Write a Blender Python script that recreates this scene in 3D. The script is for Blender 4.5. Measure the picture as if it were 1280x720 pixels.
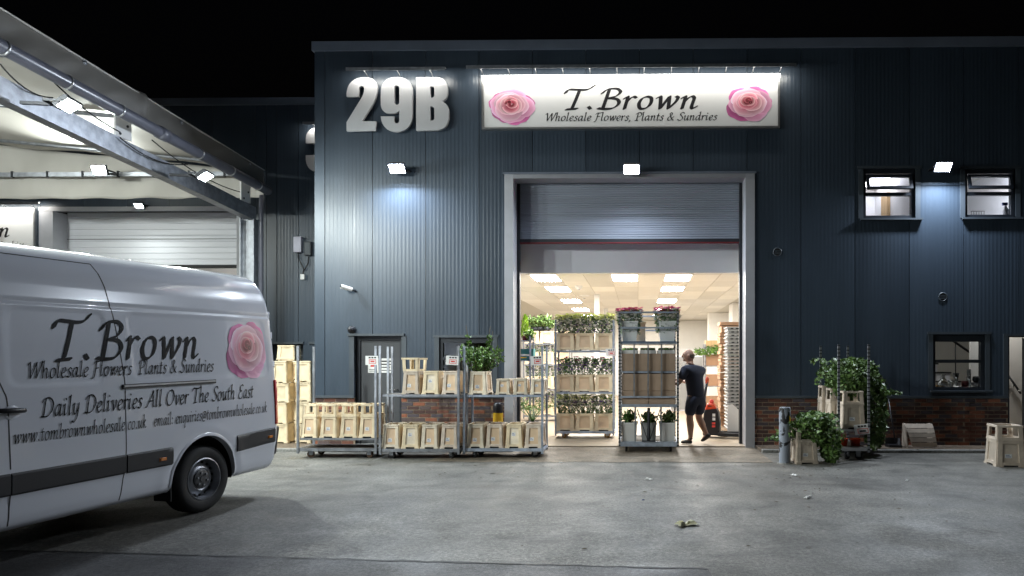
import bpy, bmesh, math, random
from mathutils import Vector, Matrix
random.seed(7)
for o in list(bpy.data.objects): bpy.data.objects.remove(o)
S = bpy.context.scene
COL = S.collection
R = math.radians
# ------------------------------------------------------------------ camera
F, PPX, PPY, YAW = 870.0, 784.0, 452.0, R(0.9)
CAM = Vector((0.16, -12.98, 1.6))
cd = bpy.data.cameras.new('camera'); cam = bpy.data.objects.new('camera', cd); COL.objects.link(cam)
cd.sensor_width = 36; cd.lens = F / 1280 * 36
cd.shift_x = -(PPX - 640) / 1280; cd.shift_y = (PPY - 360) / 1280
cd.clip_start = 0.05; cd.clip_end = 600
cam.location = CAM; cam.rotation_euler = (R(90), 0, YAW)
S.camera = cam
S.render.resolution_x = 1024; S.render.resolution_y = 576
# ------------------------------------------------------------------ night sky
W = bpy.data.worlds.new('World'); S.world = W; W.use_nodes = True
wn = W.node_tree
bg = wn.nodes['Background']
sky = wn.nodes.new('ShaderNodeTexSky'); sky.sky_type = 'NISHITA'; sky.sun_disc = False
sky.sun_elevation = R(-4); sky.sun_rotation = R(200)
wn.links.new(sky.outputs[0], bg.inputs[0]); bg.inputs[1].default_value = 0.05
sd = bpy.data.lights.new('moon', 'SUN'); sd.energy = 0.01; sd.angle = R(0.5); sd.color = (.8, .88, 1)
so = bpy.data.objects.new('moon', sd); COL.objects.link(so); so.rotation_euler = (R(55), 0, R(-20))
# ------------------------------------------------------------------ exposure
S.view_settings.view_transform = 'Standard'; S.view_settings.look = 'None'
S.view_settings.exposure = 0.0; S.view_settings.gamma = 1.0; S.view_settings.use_curve_mapping = False
S.render.engine = 'CYCLES'
S.cycles.max_bounces = 6; S.cycles.sample_clamp_indirect = 12; S.cycles.caustics_reflective = False; S.cycles.caustics_refractive = False
FLOOD_L = 1750.0; CANOPY_L = 1250.0; HALL_L = 68.0; SIGN_L = 44.0

# ------------------------------------------------------------------ pixel -> place helpers
_fw = Vector((-math.sin(YAW), math.cos(YAW), 0)); _rt = Vector((math.cos(YAW), math.sin(YAW), 0))
def ray(px, py): return _fw + _rt * ((px - PPX) / F) + Vector((0, 0, 1)) * ((PPY - py) / F)
def P(px, py, Y):
    d = ray(px, py); return CAM + d * ((Y - CAM.y) / d.y)
def G(px, py, z=0.0):
    d = ray(px, py); return CAM + d * ((z - CAM.z) / d.z)
def gz(y): return -0.018 * max(0.0, min(16.0, -y - 5.5))
def GG(px, py):
    p = G(px, py, 0)
    for _ in range(6): p = G(px, py, gz(p.y))
    return p

# ------------------------------------------------------------------ materials
def mat(name, col, rough=.6, metal=0., var=.0, vscale=6., bump=0., bscale=60., coat=0., emit=0., spec=.5, rvar=0., trans=0., col2=None, stretch=(1, 1, 1), alpha=1., sub=0.):
    m = bpy.data.materials.new(name); m.use_nodes = True
    nt = m.node_tree; N = nt.nodes; Lk = nt.links; b = N['Principled BSDF']
    b.inputs['Base Color'].default_value = (*col, 1); b.inputs['Roughness'].default_value = rough
    b.inputs['Metallic'].default_value = metal; b.inputs['Specular IOR Level'].default_value = spec
    b.inputs['Coat Weight'].default_value = coat; b.inputs['Coat Roughness'].default_value = .03
    b.inputs['Transmission Weight'].default_value = trans; b.inputs['Alpha'].default_value = alpha
    if emit: b.inputs['Emission Color'].default_value = (*col, 1); b.inputs['Emission Strength'].default_value = emit
    if var or bump or rvar or col2:
        tc = N.new('ShaderNodeTexCoord'); mp = N.new('ShaderNodeMapping'); mp.inputs['Scale'].default_value = stretch
        Lk.new(tc.outputs['Object'], mp.inputs[0])
        oi = N.new('ShaderNodeObjectInfo'); ad = N.new('ShaderNodeVectorMath'); ad.operation = 'ADD'
        mu = N.new('ShaderNodeVectorMath'); mu.operation = 'SCALE'; mu.inputs['Scale'].default_value = 37.
        cx = N.new('ShaderNodeCombineXYZ'); Lk.new(oi.outputs['Random'], cx.inputs[0]); Lk.new(oi.outputs['Random'], cx.inputs[2])
        Lk.new(cx.outputs[0], mu.inputs[0]); Lk.new(mp.outputs[0], ad.inputs[0]); Lk.new(mu.outputs[0], ad.inputs[1])
        nz = N.new('ShaderNodeTexNoise'); nz.inputs['Scale'].default_value = vscale; nz.inputs['Detail'].default_value = 6
        Lk.new(ad.outputs[0], nz.inputs['Vector'])
        rp = N.new('ShaderNodeValToRGB'); rp.color_ramp.elements[0].position = .3; rp.color_ramp.elements[1].position = .7
        c2 = col2 if col2 else tuple(min(1, c * (1 + var)) for c in col)
        c1 = tuple(c * (1 - var) for c in col)
        rp.color_ramp.elements[0].color = (*c1, 1); rp.color_ramp.elements[1].color = (*c2, 1)
        Lk.new(nz.outputs[0], rp.inputs[0])
        hs = N.new('ShaderNodeHueSaturation'); hv = N.new('ShaderNodeMapRange'); hv.inputs[3].default_value = .88; hv.inputs[4].default_value = 1.10
        Lk.new(oi.outputs['Random'], hv.inputs[0]); Lk.new(hv.outputs[0], hs.inputs['Value']); Lk.new(rp.outputs[0], hs.inputs['Color']); Lk.new(hs.outputs[0], b.inputs['Base Color'])
        if rvar:
            mr = N.new('ShaderNodeMapRange'); mr.inputs[3].default_value = max(.02, rough - rvar); mr.inputs[4].default_value = min(1, rough + rvar)
            Lk.new(nz.outputs[0], mr.inputs[0]); Lk.new(mr.outputs[0], b.inputs['Roughness'])
        if bump:
            nb = N.new('ShaderNodeTexNoise'); nb.inputs['Scale'].default_value = bscale; nb.inputs['Detail'].default_value = 4
            Lk.new(ad.outputs[0], nb.inputs['Vector'])
            bp = N.new('ShaderNodeBump'); bp.inputs['Strength'].default_value = bump; bp.inputs['Distance'].default_value = .01
            Lk.new(nb.outputs[0], bp.inputs['Height']); Lk.new(bp.outputs[0], b.inputs['Normal'])
    return m
def vmat(name, rough=.6, coat=0.):
    m = bpy.data.materials.new(name); m.use_nodes = True; N = m.node_tree.nodes; b = N['Principled BSDF']
    a = N.new('ShaderNodeVertexColor'); a.layer_name = 'Col'
    m.node_tree.links.new(a.outputs[0], b.inputs['Base Color']); b.inputs['Roughness'].default_value = rough; b.inputs['Coat Weight'].default_value = coat
    return m
M = {}
M['clad'] = mat('anthracite_cladding', (.044, .062, .088), .34, .0, var=.16, vscale=1.2, bump=.10, bscale=14, rvar=.08, stretch=(1, 1, .15))
M['trim'] = mat('anthracite_trim', (.065, .080, .098), .4, var=.12, vscale=3)
M['coping'] = mat('grey_coping', (.16, .19, .25), .45, var=.12, vscale=2)
M['jamb'] = mat('light_grey_jamb', (.36, .37, .41), .45, var=.06, vscale=4)
M['shutter'] = mat('grey_roller_slats', (.36, .40, .48), .42, .2, var=.08, vscale=3, stretch=(.3, 1, 4))
M['shutter_white'] = mat('white_sectional_door', (.74, .76, .82), .45, var=.05, vscale=3, stretch=(.3, 1, 4))
M['black'] = mat('black_rubber', (.012, .012, .013), .7)
M['red'] = mat('red_seal', (.10, .006, .010), .55)
M['mortar'] = mat('mortar', (.46, .38, .29), .95, var=.2, vscale=20, bump=.4, bscale=200)
M['white_wall'] = mat('white_plaster', (.80, .79, .76), .8, var=.03, vscale=3)
M['lintel'] = mat('grey_lintel', (.74, .76, .84), .55, var=.03, vscale=2)
M['tile'] = mat('ceiling_tile', (.74, .72, .67), .9, var=.02, vscale=8)
M['grid'] = mat('ceiling_grid', (.55, .52, .45), .6)
M['panel_glow'] = mat('led_panel', (1, .965, .90), .5, emit=HALL_L)
M['flood_glow'] = mat('flood_led', (.80, .89, 1.0), .5, emit=FLOOD_L)
M['canopy_glow'] = mat('canopy_flood_led', (.94, 1.0, .94), .5, emit=CANOPY_L)
M['canopy_glow_near'] = mat('canopy_flood_led_near', (.92, 1.0, .95), .5, emit=1350.)
M['canopy_glow_mid'] = mat('canopy_flood_led_mid', (.94, 1.0, .94), .5, emit=2600.)
M['sign_glow'] = mat('sign_led', (1, .96, .86), .5, emit=SIGN_L)
M['glass'] = mat('window_glass', (.9, .95, 1), .02, trans=1.0)
M['frame'] = mat('dark_window_frame', (.022, .027, .036), .35)
M['steel'] = mat('galvanised_steel', (.36, .38, .42), .42, .75, var=.25, vscale=9, rvar=.1)
M['steel_b'] = mat('blue_grey_steel', (.40, .46, .57), .42, .3, var=.2, vscale=12)
M['alu'] = mat('aluminium', (.6, .61, .63), .32, .9, var=.08, vscale=10)
M['darkmetal'] = mat('dark_metal', (.03, .033, .04), .5, .4)
M['deck'] = mat('plywood_deck', (.11, .095, .08), .75, var=.3, vscale=10, stretch=(.3, 2, 1))
M['pw'] = mat('painted_white', (.78, .78, .78), .45)
M['sign_face'] = mat('white_sign_panel', (.82, .83, .85), .4, var=.01, vscale=2)
M['ink'] = mat('black_ink', (.012, .012, .016), .4)
M['vinyl'] = mat('black_vinyl', (.008, .008, .010), .5, spec=.15)
M['number'] = mat('brushed_silver_letter', (.50, .51, .54), .42, .15, var=.04, vscale=3)
M['crate'] = mat('beige_crate_plastic', (.80, .67, .47), .6, var=.16, vscale=7, bump=.06, bscale=120, rvar=.08)
M['crate_p'] = mat('pale_crate_plastic', (.82, .73, .59), .6, var=.17, vscale=7, bump=.06, bscale=120)
M['crate_panel'] = mat('beige_crate_panel', (.70, .52, .35), .6, var=.10, vscale=5)
M['crate_w'] = mat('weathered_crate_plastic', (.62, .53, .44), .65, var=.14, vscale=9, bump=.1, bscale=90)
M['paper'] = mat('paper', (.80, .80, .80), .8)
M['card_red'] = mat('red_print', (.65, .06, .05), .7)
M['card_blue'] = mat('grey_blue_print', (.22, .25, .38), .7)
M['concrete_floor'] = mat('hall_concrete', (.33, .27, .20), .55, var=.14, vscale=2.2, bump=.1, bscale=60, rvar=.15)
M['cardboard'] = mat('brown_cardboard', (.34, .20, .12), .8, var=.08, vscale=5)
M['cardboard_d'] = mat('grey_brown_cardboard', (.40, .29, .215), .8, var=.08, vscale=5)
M['tyre'] = mat('tyre_rubber', (.015, .015, .016), .75, bump=.2, bscale=80)
M['rim'] = mat('steel_rim', (.32, .33, .36), .4, .7, var=.1, vscale=8)
M['paint'] = mat('white_van_paint', (.76, .79, .87), .2, coat=1.0, spec=.5)
M['trimblack'] = mat('van_trim_plastic', (.028, .028, .032), .5, bump=.1, bscale=300)
M['redlens'] = mat('red_lens', (.75, .02, .02), .3, coat=.5)
M['amber'] = mat('amber_lens', (.75, .22, .02), .15, coat=1)
M['tarp'] = mat('grey_tarpaulin', (.15, .142, .128), .55, var=.08, vscale=1.5, bump=.5, bscale=3.0)
M['tarp_in'] = mat('cream_tarpaulin', (.62, .60, .56), .6, var=.06, vscale=1.2, bump=.25, bscale=2.5)
M['pvc'] = mat('grey_pvc_pipe', (.13, .135, .17), .3, var=.1, vscale=6)
M['leaf'] = mat('green_leaf', (.07, .17, .03), .5, var=.4, vscale=9, col2=(.17, .32, .06))
M['leaf_d'] = mat('dark_ivy_leaf', (.050, .12, .030), .45, var=.4, vscale=14, col2=(.17, .28, .07))
M['leaf_l'] = mat('lime_leaf', (.30, .46, .05), .5, var=.3, vscale=8)
M['leaf_v'] = mat('dull_green_stem', (.10, .19, .06), .55, var=.4, vscale=20)
M['stem'] = mat('brown_stem', (.10, .075, .045), .8)
M['bloom_w'] = mat('white_petal', (.88, .87, .80), .6)
M['bloom_y'] = mat('pale_yellow_bud', (.74, .80, .34), .6, var=.2, vscale=20)
M['bloom_v'] = mat('violet_petal', (.16, .07, .36), .6)
M['bloom_p'] = mat('pink_petal', (.62, .10, .28), .6)
M['bloom_o'] = mat('yellow_petal', (.80, .50, .03), .6)
M['sleeve'] = mat('clear_sleeve', (.85, .87, .9), .12, alpha=.08)
M['bucket'] = mat('translucent_bucket', (.78, .79, .80), .35, var=.04, vscale=5)
M['bol_y'] = mat('yellow_band', (.75, .46, .02), .45)
M['tray'] = mat('grey_stack_tray', (.34, .35, .36), .5, var=.06, vscale=4)
M['pallet'] = mat('pallet_wood', (.22, .15, .09), .85, var=.2, vscale=8)
M['lightwood'] = mat('raw_timber', (.55, .38, .20), .7, var=.12, vscale=4, stretch=(4, 4, .5))
M['jack_r'] = mat('orange_red_paint', (.62, .06, .015), .35, coat=.4)
M['skin'] = mat('skin', (.58, .36, .27), .55, var=.06, vscale=9)
M['navy'] = mat('navy_cloth', (.026, .034, .060), .85, bump=.3, bscale=25)
M['hair'] = mat('dark_grey_hair', (.15, .115, .09), .8, bump=.4, bscale=150)
M['shoe'] = mat('black_shoe', (.012, .012, .013), .6)
M['jar'] = mat('vase_glass', (.8, .86, .9), .05, trans=.9)
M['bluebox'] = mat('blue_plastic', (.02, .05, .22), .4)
M['print'] = vmat('printed_rose', .45); M['print_van'] = vmat('vinyl_rose', .3, .8)
def perforated():
    m = mat('perforated_steel', (.40, .42, .46), .42, .7); nt = m.node_tree; N = nt.nodes; L = nt.links; b = N['Principled BSDF']
    tc = N.new('ShaderNodeTexCoord'); sp = N.new('ShaderNodeSeparateXYZ'); L.new(tc.outputs['Object'], sp.inputs[0])
    a = N.new('ShaderNodeMath'); a.operation = 'MULTIPLY'; a.inputs[1].default_value = 16; L.new(sp.outputs[2], a.inputs[0])
    f = N.new('ShaderNodeMath'); f.operation = 'FRACT'; L.new(a.outputs[0], f.inputs[0])
    g = N.new('ShaderNodeMath'); g.operation = 'GREATER_THAN'; g.inputs[1].default_value = .68; L.new(f.outputs[0], g.inputs[0])
    mx = N.new('ShaderNodeMix'); mx.data_type = 'RGBA'; L.new(g.outputs[0], mx.inputs['Factor'])
    mx.inputs['A'].default_value = (.40, .42, .46, 1); mx.inputs['B'].default_value = (.05, .055, .065, 1)
    L.new(mx.outputs['Result'], b.inputs['Base Color']); return m
M['perf'] = perforated()
def brickmat(island):
    m = bpy.data.materials.new('dark_facing_brick'); m.use_nodes = True; nt = m.node_tree; N = nt.nodes; L = nt.links; b = N['Principled BSDF']
    src = N.new('ShaderNodeNewGeometry').outputs['Random Per Island'] if island else N.new('ShaderNodeObjectInfo').outputs['Random']
    rp = N.new('ShaderNodeValToRGB'); e = rp.color_ramp.elements
    e[0].position = 0; e[0].color = (.055, .030, .028, 1); e[1].position = 1; e[1].color = (.16, .058, .036, 1)
    for p, c in ((.25, (.060, .050, .060)), (.45, (.11, .045, .032)), (.7, (.075, .055, .055)), (.85, (.20, .075, .045))):
        q = e.new(p); q.color = (*c, 1)
    rp.color_ramp.interpolation = 'CONSTANT'; L.new(src, rp.inputs[0])
    nz = N.new('ShaderNodeTexNoise'); nz.inputs['Scale'].default_value = 30; nz.inputs['Detail'].default_value = 5
    tc = N.new('ShaderNodeTexCoord'); L.new(tc.outputs['Object'], nz.inputs['Vector'])
    mr = N.new('ShaderNodeMapRange'); mr.inputs[3].default_value = .9; mr.inputs[4].default_value = 2.1; L.new(nz.outputs[0], mr.inputs[0])
    mx = N.new('ShaderNodeVectorMath'); mx.operation = 'SCALE'; L.new(rp.outputs[0], mx.inputs[0]); L.new(mr.outputs[0], mx.inputs['Scale'])
    L.new(mx.outputs[0], b.inputs['Base Color']); b.inputs['Roughness'].default_value = .85
    bp = N.new('ShaderNodeBump'); bp.inputs['Strength'].default_value = .5; bp.inputs['Distance'].default_value = .006; L.new(nz.outputs[0], bp.inputs['Height']); L.new(bp.outputs[0], b.inputs['Normal'])
    return m
M['brick'] = brickmat(False); M['brick_j'] = brickmat(True)
def groundmat(name, base, lo, hi, stain, spk=.5, warm=(1, 1, 1)):
    m = bpy.data.materials.new(name); m.use_nodes = True; nt = m.node_tree; N = nt.nodes; L = nt.links; b = N['Principled BSDF']
    tc = N.new('ShaderNodeTexCoord')
    def noise(sc, det=6, dist=0, st=None):
        n = N.new('ShaderNodeTexNoise'); n.inputs['Scale'].default_value = sc; n.inputs['Detail'].default_value = det; n.inputs['Distortion'].default_value = dist
        if st:
            mp = N.new('ShaderNodeMapping'); mp.inputs['Scale'].default_value = st; L.new(tc.outputs['Object'], mp.inputs[0]); L.new(mp.outputs[0], n.inputs['Vector'])
        else: L.new(tc.outputs['Object'], n.inputs['Vector'])
        return n.outputs[0]
    def mapr(s, a, c, lo_=.3, hi_=.7):
        r = N.new('ShaderNodeMapRange'); r.inputs[1].default_value = lo_; r.inputs[2].default_value = hi_; r.inputs[3].default_value = a; r.inputs[4].default_value = c; L.new(s, r.inputs[0]); return r.outputs[0]
    def mul(a, c):
        n = N.new('ShaderNodeMath'); n.operation = 'MULTIPLY'; L.new(a, n.inputs[0]); L.new(c, n.inputs[1]); return n.outputs[0]
    big = mapr(noise(.45, 8, .4), lo, hi); mid = mapr(noise(3.2, 7, .6, (1, .55, 1)), .80, 1.18); fine = mapr(noise(28, 4), 1 - spk * .5, 1 + spk * .5)
    grain = mapr(noise(85, 3), 1 - spk * .6, 1 + spk * .6)
    st = mapr(noise(1.15, 9, 1.2, (1, 1.5, 1)), 1.0, stain, .52, .68)
    spots = mapr(noise(9, 2, .1), 1.0, .55, .70, .76)
    strk = mapr(noise(1.4, 6, .3, (.12, 2.2, 1)), .84, 1.12); crk = mapr(noise(2.3, 3, 1.5), .62, 1.0, .0, .012) if False else strk
    v = mul(mul(mul(mul(mul(mul(big, mid), fine), grain), st), spots), strk)
    cm = N.new('ShaderNodeVectorMath'); cm.operation = 'SCALE'; cm.inputs[0].default_value = base; L.new(v, cm.inputs['Scale'])
    L.new(cm.outputs[0], b.inputs['Base Color'])
    L.new(mapr(noise(1.6, 5, .5), .42, .72), b.inputs['Roughness'])
    bp = N.new('ShaderNodeBump'); bp.inputs['Strength'].default_value = .55; bp.inputs['Distance'].default_value = .006
    ad = N.new('ShaderNodeMath'); ad.operation = 'ADD'; L.new(noise(120, 3), ad.inputs[0]); L.new(noise(14, 4), ad.inputs[1])
    L.new(ad.outputs[0], bp.inputs['Height']); L.new(bp.outputs[0], b.inputs['Normal'])
    return m
M['yard'] = groundmat('worn_concrete_yard', (.140, .136, .124), .66, 1.30, .62, .9)
M['patch'] = groundmat('dark_repair_patch', (.075, .075, .077), .75, 1.2, .7, 1.0)
M['apron'] = groundmat('tan_concrete_apron', (.17, .14, .105), .75, 1.2, .7, .8)
M['paving'] = groundmat('brown_block_paving', (.15, .115, .085), .75, 1.2, .7, .9)
M['kerb'] = groundmat('concrete_kerb', (.24, .24, .23), .8, 1.15, .7, .5)

# ------------------------------------------------------------------ mesh helpers
class MB:
    def __init__(s): s.v = []; s.f = []; s.c = []
    def poly(s, pts, col=None):
        n = len(s.v); s.v += [tuple(p) for p in pts]; s.f.append(tuple(range(n, n + len(pts))))
        if col: s.c += col
        return s
    def box(s, x0, x1, y0, y1, z0, z1, m=None):
        n = len(s.v)
        pts = [(x0, y0, z0), (x1, y0, z0), (x1, y1, z0), (x0, y1, z0), (x0, y0, z1), (x1, y0, z1), (x1, y1, z1), (x0, y1, z1)]
        s.v += [tuple(m @ Vector(p)) for p in pts] if m else pts
        s.f += [tuple(n + i for i in q) for q in ((0, 3, 2, 1), (4, 5, 6, 7), (0, 1, 5, 4), (1, 2, 6, 5), (2, 3, 7, 6), (3, 0, 4, 7))]
        return s
    def hexa(s, pts):
        n = len(s.v); s.v += [tuple(p) for p in pts]
        s.f += [tuple(n + i for i in q) for q in ((0, 3, 2, 1), (4, 5, 6, 7), (0, 1, 5, 4), (1, 2, 6, 5), (2, 3, 7, 6), (3, 0, 4, 7))]
        return s
    def tube(s, pts, r, n=8, cap=True):
        pts = [Vector(p) for p in pts]; rs = r if isinstance(r, (list, tuple)) else [r] * len(pts)
        base = len(s.v)
        for i, p in enumerate(pts):
            d = (pts[min(i + 1, len(pts) - 1)] - pts[max(i - 1, 0)]).normalized()
            a = d.orthogonal().normalized() if i == 0 else (pa - d * pa.dot(d)).normalized()
            pa = a; c = d.cross(a)
            for k in range(n):
                t = 2 * math.pi * k / n; s.v.append(tuple(p + (a * math.cos(t) + c * math.sin(t)) * rs[i]))
        for i in range(len(pts) - 1):
            for k in range(n):
                k2 = (k + 1) % n; s.f.append((base + i * n + k, base + i * n + k2, base + (i + 1) * n + k2, base + (i + 1) * n + k))
        if cap:
            s.f.append(tuple(base + k for k in range(n - 1, -1, -1))); e = base + (len(pts) - 1) * n; s.f.append(tuple(e + k for k in range(n)))
        return s
    def lathe(s, prof, n=16, m=None):   # prof: (radius, height) about local z
        base = len(s.v); m = m or Matrix()
        for r, h in prof:
            for k in range(n):
                t = 2 * math.pi * k / n; s.v.append(tuple(m @ Vector((r * math.cos(t), r * math.sin(t), h))))
        for i in range(len(prof) - 1):
            for k in range(n):
                k2 = (k + 1) % n; s.f.append((base + i * n + k, base + i * n + k2, base + (i + 1) * n + k2, base + (i + 1) * n + k))
        return s
    def grid(s, fn, nu, nv):
        base = len(s.v)
        for i in range(nu + 1):
            for j in range(nv + 1): s.v.append(tuple(fn(i / nu, j / nv)))
        for i in range(nu):
            for j in range(nv):
                a = base + i * (nv + 1) + j; s.f.append((a, a + 1, a + nv + 2, a + nv + 1))
        return s
    def build(s, name, m, parent=None, smooth=False, bevel=0., solid=0., auto=None):
        me = bpy.data.meshes.new(name); me.from_pydata(s.v, [], s.f); me.update()
        if s.c:
            ca = me.color_attributes.new('Col', 'FLOAT_COLOR', 'POINT')
            for i, c in enumerate(s.c): ca.data[i].color = (*c, 1)
        o = bpy.data.objects.new(name, me); COL.objects.link(o)
        me.materials.append(M[m] if isinstance(m, str) else m)
        if smooth: me.polygons.foreach_set('use_smooth', [True] * len(me.polygons))
        if auto is not None:
            bm = bmesh.new(); bm.from_mesh(me); bmesh.ops.remove_doubles(bm, verts=bm.verts, dist=1e-5)
            bmesh.ops.recalc_face_normals(bm, faces=bm.faces)
            for e in bm.edges:
                e.smooth = len(e.link_faces) == 2 and e.calc_face_angle(0) < R(auto)
            for f in bm.faces: f.smooth = True
            bm.to_mesh(me); bm.free()
        if bevel:
            b = o.modifiers.new('bevel', 'BEVEL'); b.width = bevel; b.segments = 2; b.limit_method = 'ANGLE'
        if solid:
            b = o.modifiers.new('solid', 'SOLIDIFY'); b.thickness = solid; b.offset = 0
        if parent: o.parent = parent
        return o
def tag(o, label=None, cat=None, group=None, kind=None):
    if label: o['label'] = label
    if cat: o['category'] = cat
    if group: o['group'] = group
    if kind: o['kind'] = kind
    return o
def thing(name, label, cat, loc=(0, 0, 0), rz=0., group=None, rot=None):
    o = bpy.data.objects.new(name, None); COL.objects.link(o); o.empty_display_size = .1
    o.location = loc; o.rotation_euler = rot if rot else (0, 0, rz)
    return tag(o, label, cat, group)
def copy_tree(o, parent=None):
    c = o.copy(); COL.objects.link(c); c.parent = parent
    for ch in list(KIDS(o)): copy_tree(ch, c)
    return c
def KIDS(o): return [x for x in o.children]
def clone(root, loc, rz=None, label=None, group=None, scale=None, rot=None):
    c = copy_tree(root); c.location = loc
    if rz is not None: c.rotation_euler = (0, 0, rz)
    if rot: c.rotation_euler = rot
    if scale: c.scale = scale
    if label: c['label'] = label
    if group: c['group'] = group
    return c
def rects_minus(x0, x1, z0, z1, holes):
    xs = sorted({x0, x1} | {v for h in holes for v in h[:2] if x0 < v < x1}); out = []
    for a, b in zip(xs, xs[1:]):
        mid = (a + b) / 2; segs = [(z0, z1)]
        for h in holes:
            if h[0] < mid < h[1]:
                ns = []
                for s0, s1 in segs:
                    if h[3] <= s0 or h[2] >= s1: ns.append((s0, s1)); continue
                    if h[2] > s0: ns.append((s0, h[2]))
                    if h[3] < s1: ns.append((h[3], s1))
                segs = ns
        out += [(a, b, s0, s1) for s0, s1 in segs if s1 - s0 > .005 and b - a > .002]
    return out

# ------------------------------------------------------------------ broad-nib lettering
GL = {}
STEM_N = [(.04, .84), (.17, 1.0), (.2, .85), (.2, 0)]; ARCH = [(.2, .5), (.34, .83), (.54, 1.0), (.67, .86), (.67, .5), (.67, .15), (.75, 0), (.92, .16)]
BOWL = [(.7, .9), (.46, 1.0), (.22, .78), (.12, .36), (.25, .02), (.43, .1), (.62, .42), (.7, .7)]; TAIL = [(.7, .2), (.78, 0), (.94, .16)]
ASC = [(.06, 1.6), (.19, 1.76), (.2, 1.55)]
ULEFT = [(.04, .84), (.17, 1.0), (.2, .85), (.2, .3), (.28, .02), (.45, .08), (.62, .38), (.7, .62)]
GL['i'] = (.52, [[(.04, .84), (.17, 1.0), (.2, .85), (.2, .2), (.28, 0), (.44, .16)], [(.18, 1.5), (.28, 1.38)]])
GL['l'] = (.5, [ASC + [(.2, .2), (.28, 0), (.44, .16)]])
GL['h'] = (.96, [ASC + [(.2, 0)], ARCH]); GL['n'] = (.96, [STEM_N, ARCH])
GL['m'] = (1.45, [STEM_N, [(.2, .5), (.34, .83), (.54, 1.0), (.67, .86), (.67, 0)], [(x + .48, y) for x, y in ARCH]])
GL['r'] = (.66, [STEM_N, [(.2, .55), (.34, .86), (.5, 1.0), (.64, .9)]])
GL['o'] = (.86, [[(.45, 1.0), (.22, .86), (.12, .45), (.24, .06), (.44, 0), (.66, .18), (.74, .55), (.66, .9), (.45, 1.0)]])
GL['a'] = (.96, [BOWL, [(.7, 1.0)] + TAIL]); GL['d'] = (.96, [BOWL, [(.56, 1.6), (.69, 1.76), (.7, 1.55)] + TAIL])
GL['q'] = (.9, [BOWL, [(.7, 1.0), (.7, -.72)], [(.58, -.76), (.86, -.66)]])
GL['u'] = (.96, [ULEFT, [(.7, 1.0)] + TAIL]); GL['y'] = (.9, [ULEFT, [(.7, 1.0), (.7, .1), (.6, -.42), (.36, -.72), (.06, -.6)]])
GL['e'] = (.74, [[(.16, .42), (.42, .5), (.62, .68), (.6, .92), (.42, 1.0), (.21, .8), (.12, .4), (.25, .05), (.45, 0), (.68, .22)]])
GL['c'] = (.7, [[(.64, .84), (.5, 1.0), (.3, .92), (.13, .55), (.2, .12), (.4, 0), (.64, .2)]])
GL['s'] = (.66, [[(.6, .86), (.42, 1.0), (.22, .84), (.3, .62), (.52, .42), (.52, .15), (.32, 0), (.06, .12)]])
GL['t'] = (.54, [[(.24, 1.4), (.2, 1.0), (.2, .2), (.28, 0), (.48, .16)], [(.02, .98), (.48, 1.0)]])
GL['v'] = (.8, [[(.04, .88), (.17, 1.0), (.24, .8), (.38, 0)], [(.38, 0), (.62, .45), (.7, .85), (.6, 1.0)]])
GL['w'] = (1.2, [[(.04, .88), (.17, 1.0), (.23, .8), (.35, 0)], [(.35, 0), (.66, 1.0)], [(.66, 1.0), (.78, 0)], [(.78, 0), (1.04, .5), (1.12, .88), (1.0, 1.0)]])
GL['k'] = (.86, [ASC + [(.2, 0)], [(.2, .45), (.45, .75), (.6, .96), (.5, 1.04), (.3, .62)], [(.3, .55), (.5, .25), (.68, 0), (.88, .12)]])
GL['b'] = (.84, [ASC + [(.2, .22), (.35, 0), (.6, .15), (.72, .55), (.62, .92), (.45, .95), (.22, .6)]])
DOT = lambda y: [(.14, y + .17), (.27, y)]
GL['.'] = (.46, [DOT(.02)]); GL[':'] = (.48, [DOT(.02), DOT(.72)]); GL[','] = (.42, [[(.2, .08), (.22, -.06), (.1, -.3)]])
GL[' '] = (.5, [])
GL['T'] = (1.22, [[(.02, 1.32), (.14, 1.6), (.5, 1.6), (.9, 1.57), (1.2, 1.64), (1.42, 1.92)], [(.72, 1.58), (.68, .8), (.62, .1)], [(.34, -.02), (.88, .03)]])
GL['B'] = (1.2, [[(.4, 1.56), (.36, .05)], [(.08, 1.28), (.3, 1.6), (.76, 1.66), (1.02, 1.4), (.86, 1.05), (.48, .88)], [(.48, .88), (.95, .8), (1.12, .45), (.9, .08), (.5, 0), (.12, .06)]])
GL['W'] = (1.62, [[(-.05, 1.35), (.12, 1.62), (.2, 1.4), (.4, 0)], [(.4, 0), (.95, 1.6)], [(.95, 1.6), (1.12, 0)], [(1.12, 0), (1.52, 1.2), (1.6, 1.75)]])
GL['F'] = (.98, [[(.42, 1.6), (.36, .4), (.24, -.16), (.0, -.2)], [(.04, 1.33), (.25, 1.6), (.7, 1.6), (1.1, 1.74)], [(.36, .84), (.8, .9)]])
GL['P'] = (1.05, [[(.38, 1.55), (.33, 0)], [(.1, 0), (.6, .03)], [(.06, 1.28), (.3, 1.6), (.75, 1.66), (1.02, 1.34), (.85, .9), (.42, .72)]])
GL['S'] = (.98, [[(1.0, 1.42), (.8, 1.64), (.45, 1.54), (.35, 1.2), (.65, .85), (.85, .5), (.7, .1), (.35, 0), (.02, .22)]])
GL['D'] = (1.4, [[(.4, 1.56), (.35, .05)], [(.04, 1.28), (.35, 1.62), (.9, 1.6), (1.28, 1.1), (1.15, .4), (.7, .02), (.08, .05)]])
GL['A'] = (1.32, [[(-.05, .02), (.22, .1), (.6, .9), (.95, 1.7)], [(.95, 1.7), (1.05, .8), (1.1, .1), (1.28, .06)], [(.4, .6), (1.05, .62)]])
GL['O'] = (1.36, [[(.75, 1.62), (.32, 1.35), (.12, .75), (.3, .15), (.7, 0), (1.13, .35), (1.25, .95), (1.05, 1.45), (.75, 1.62)]])
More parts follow.
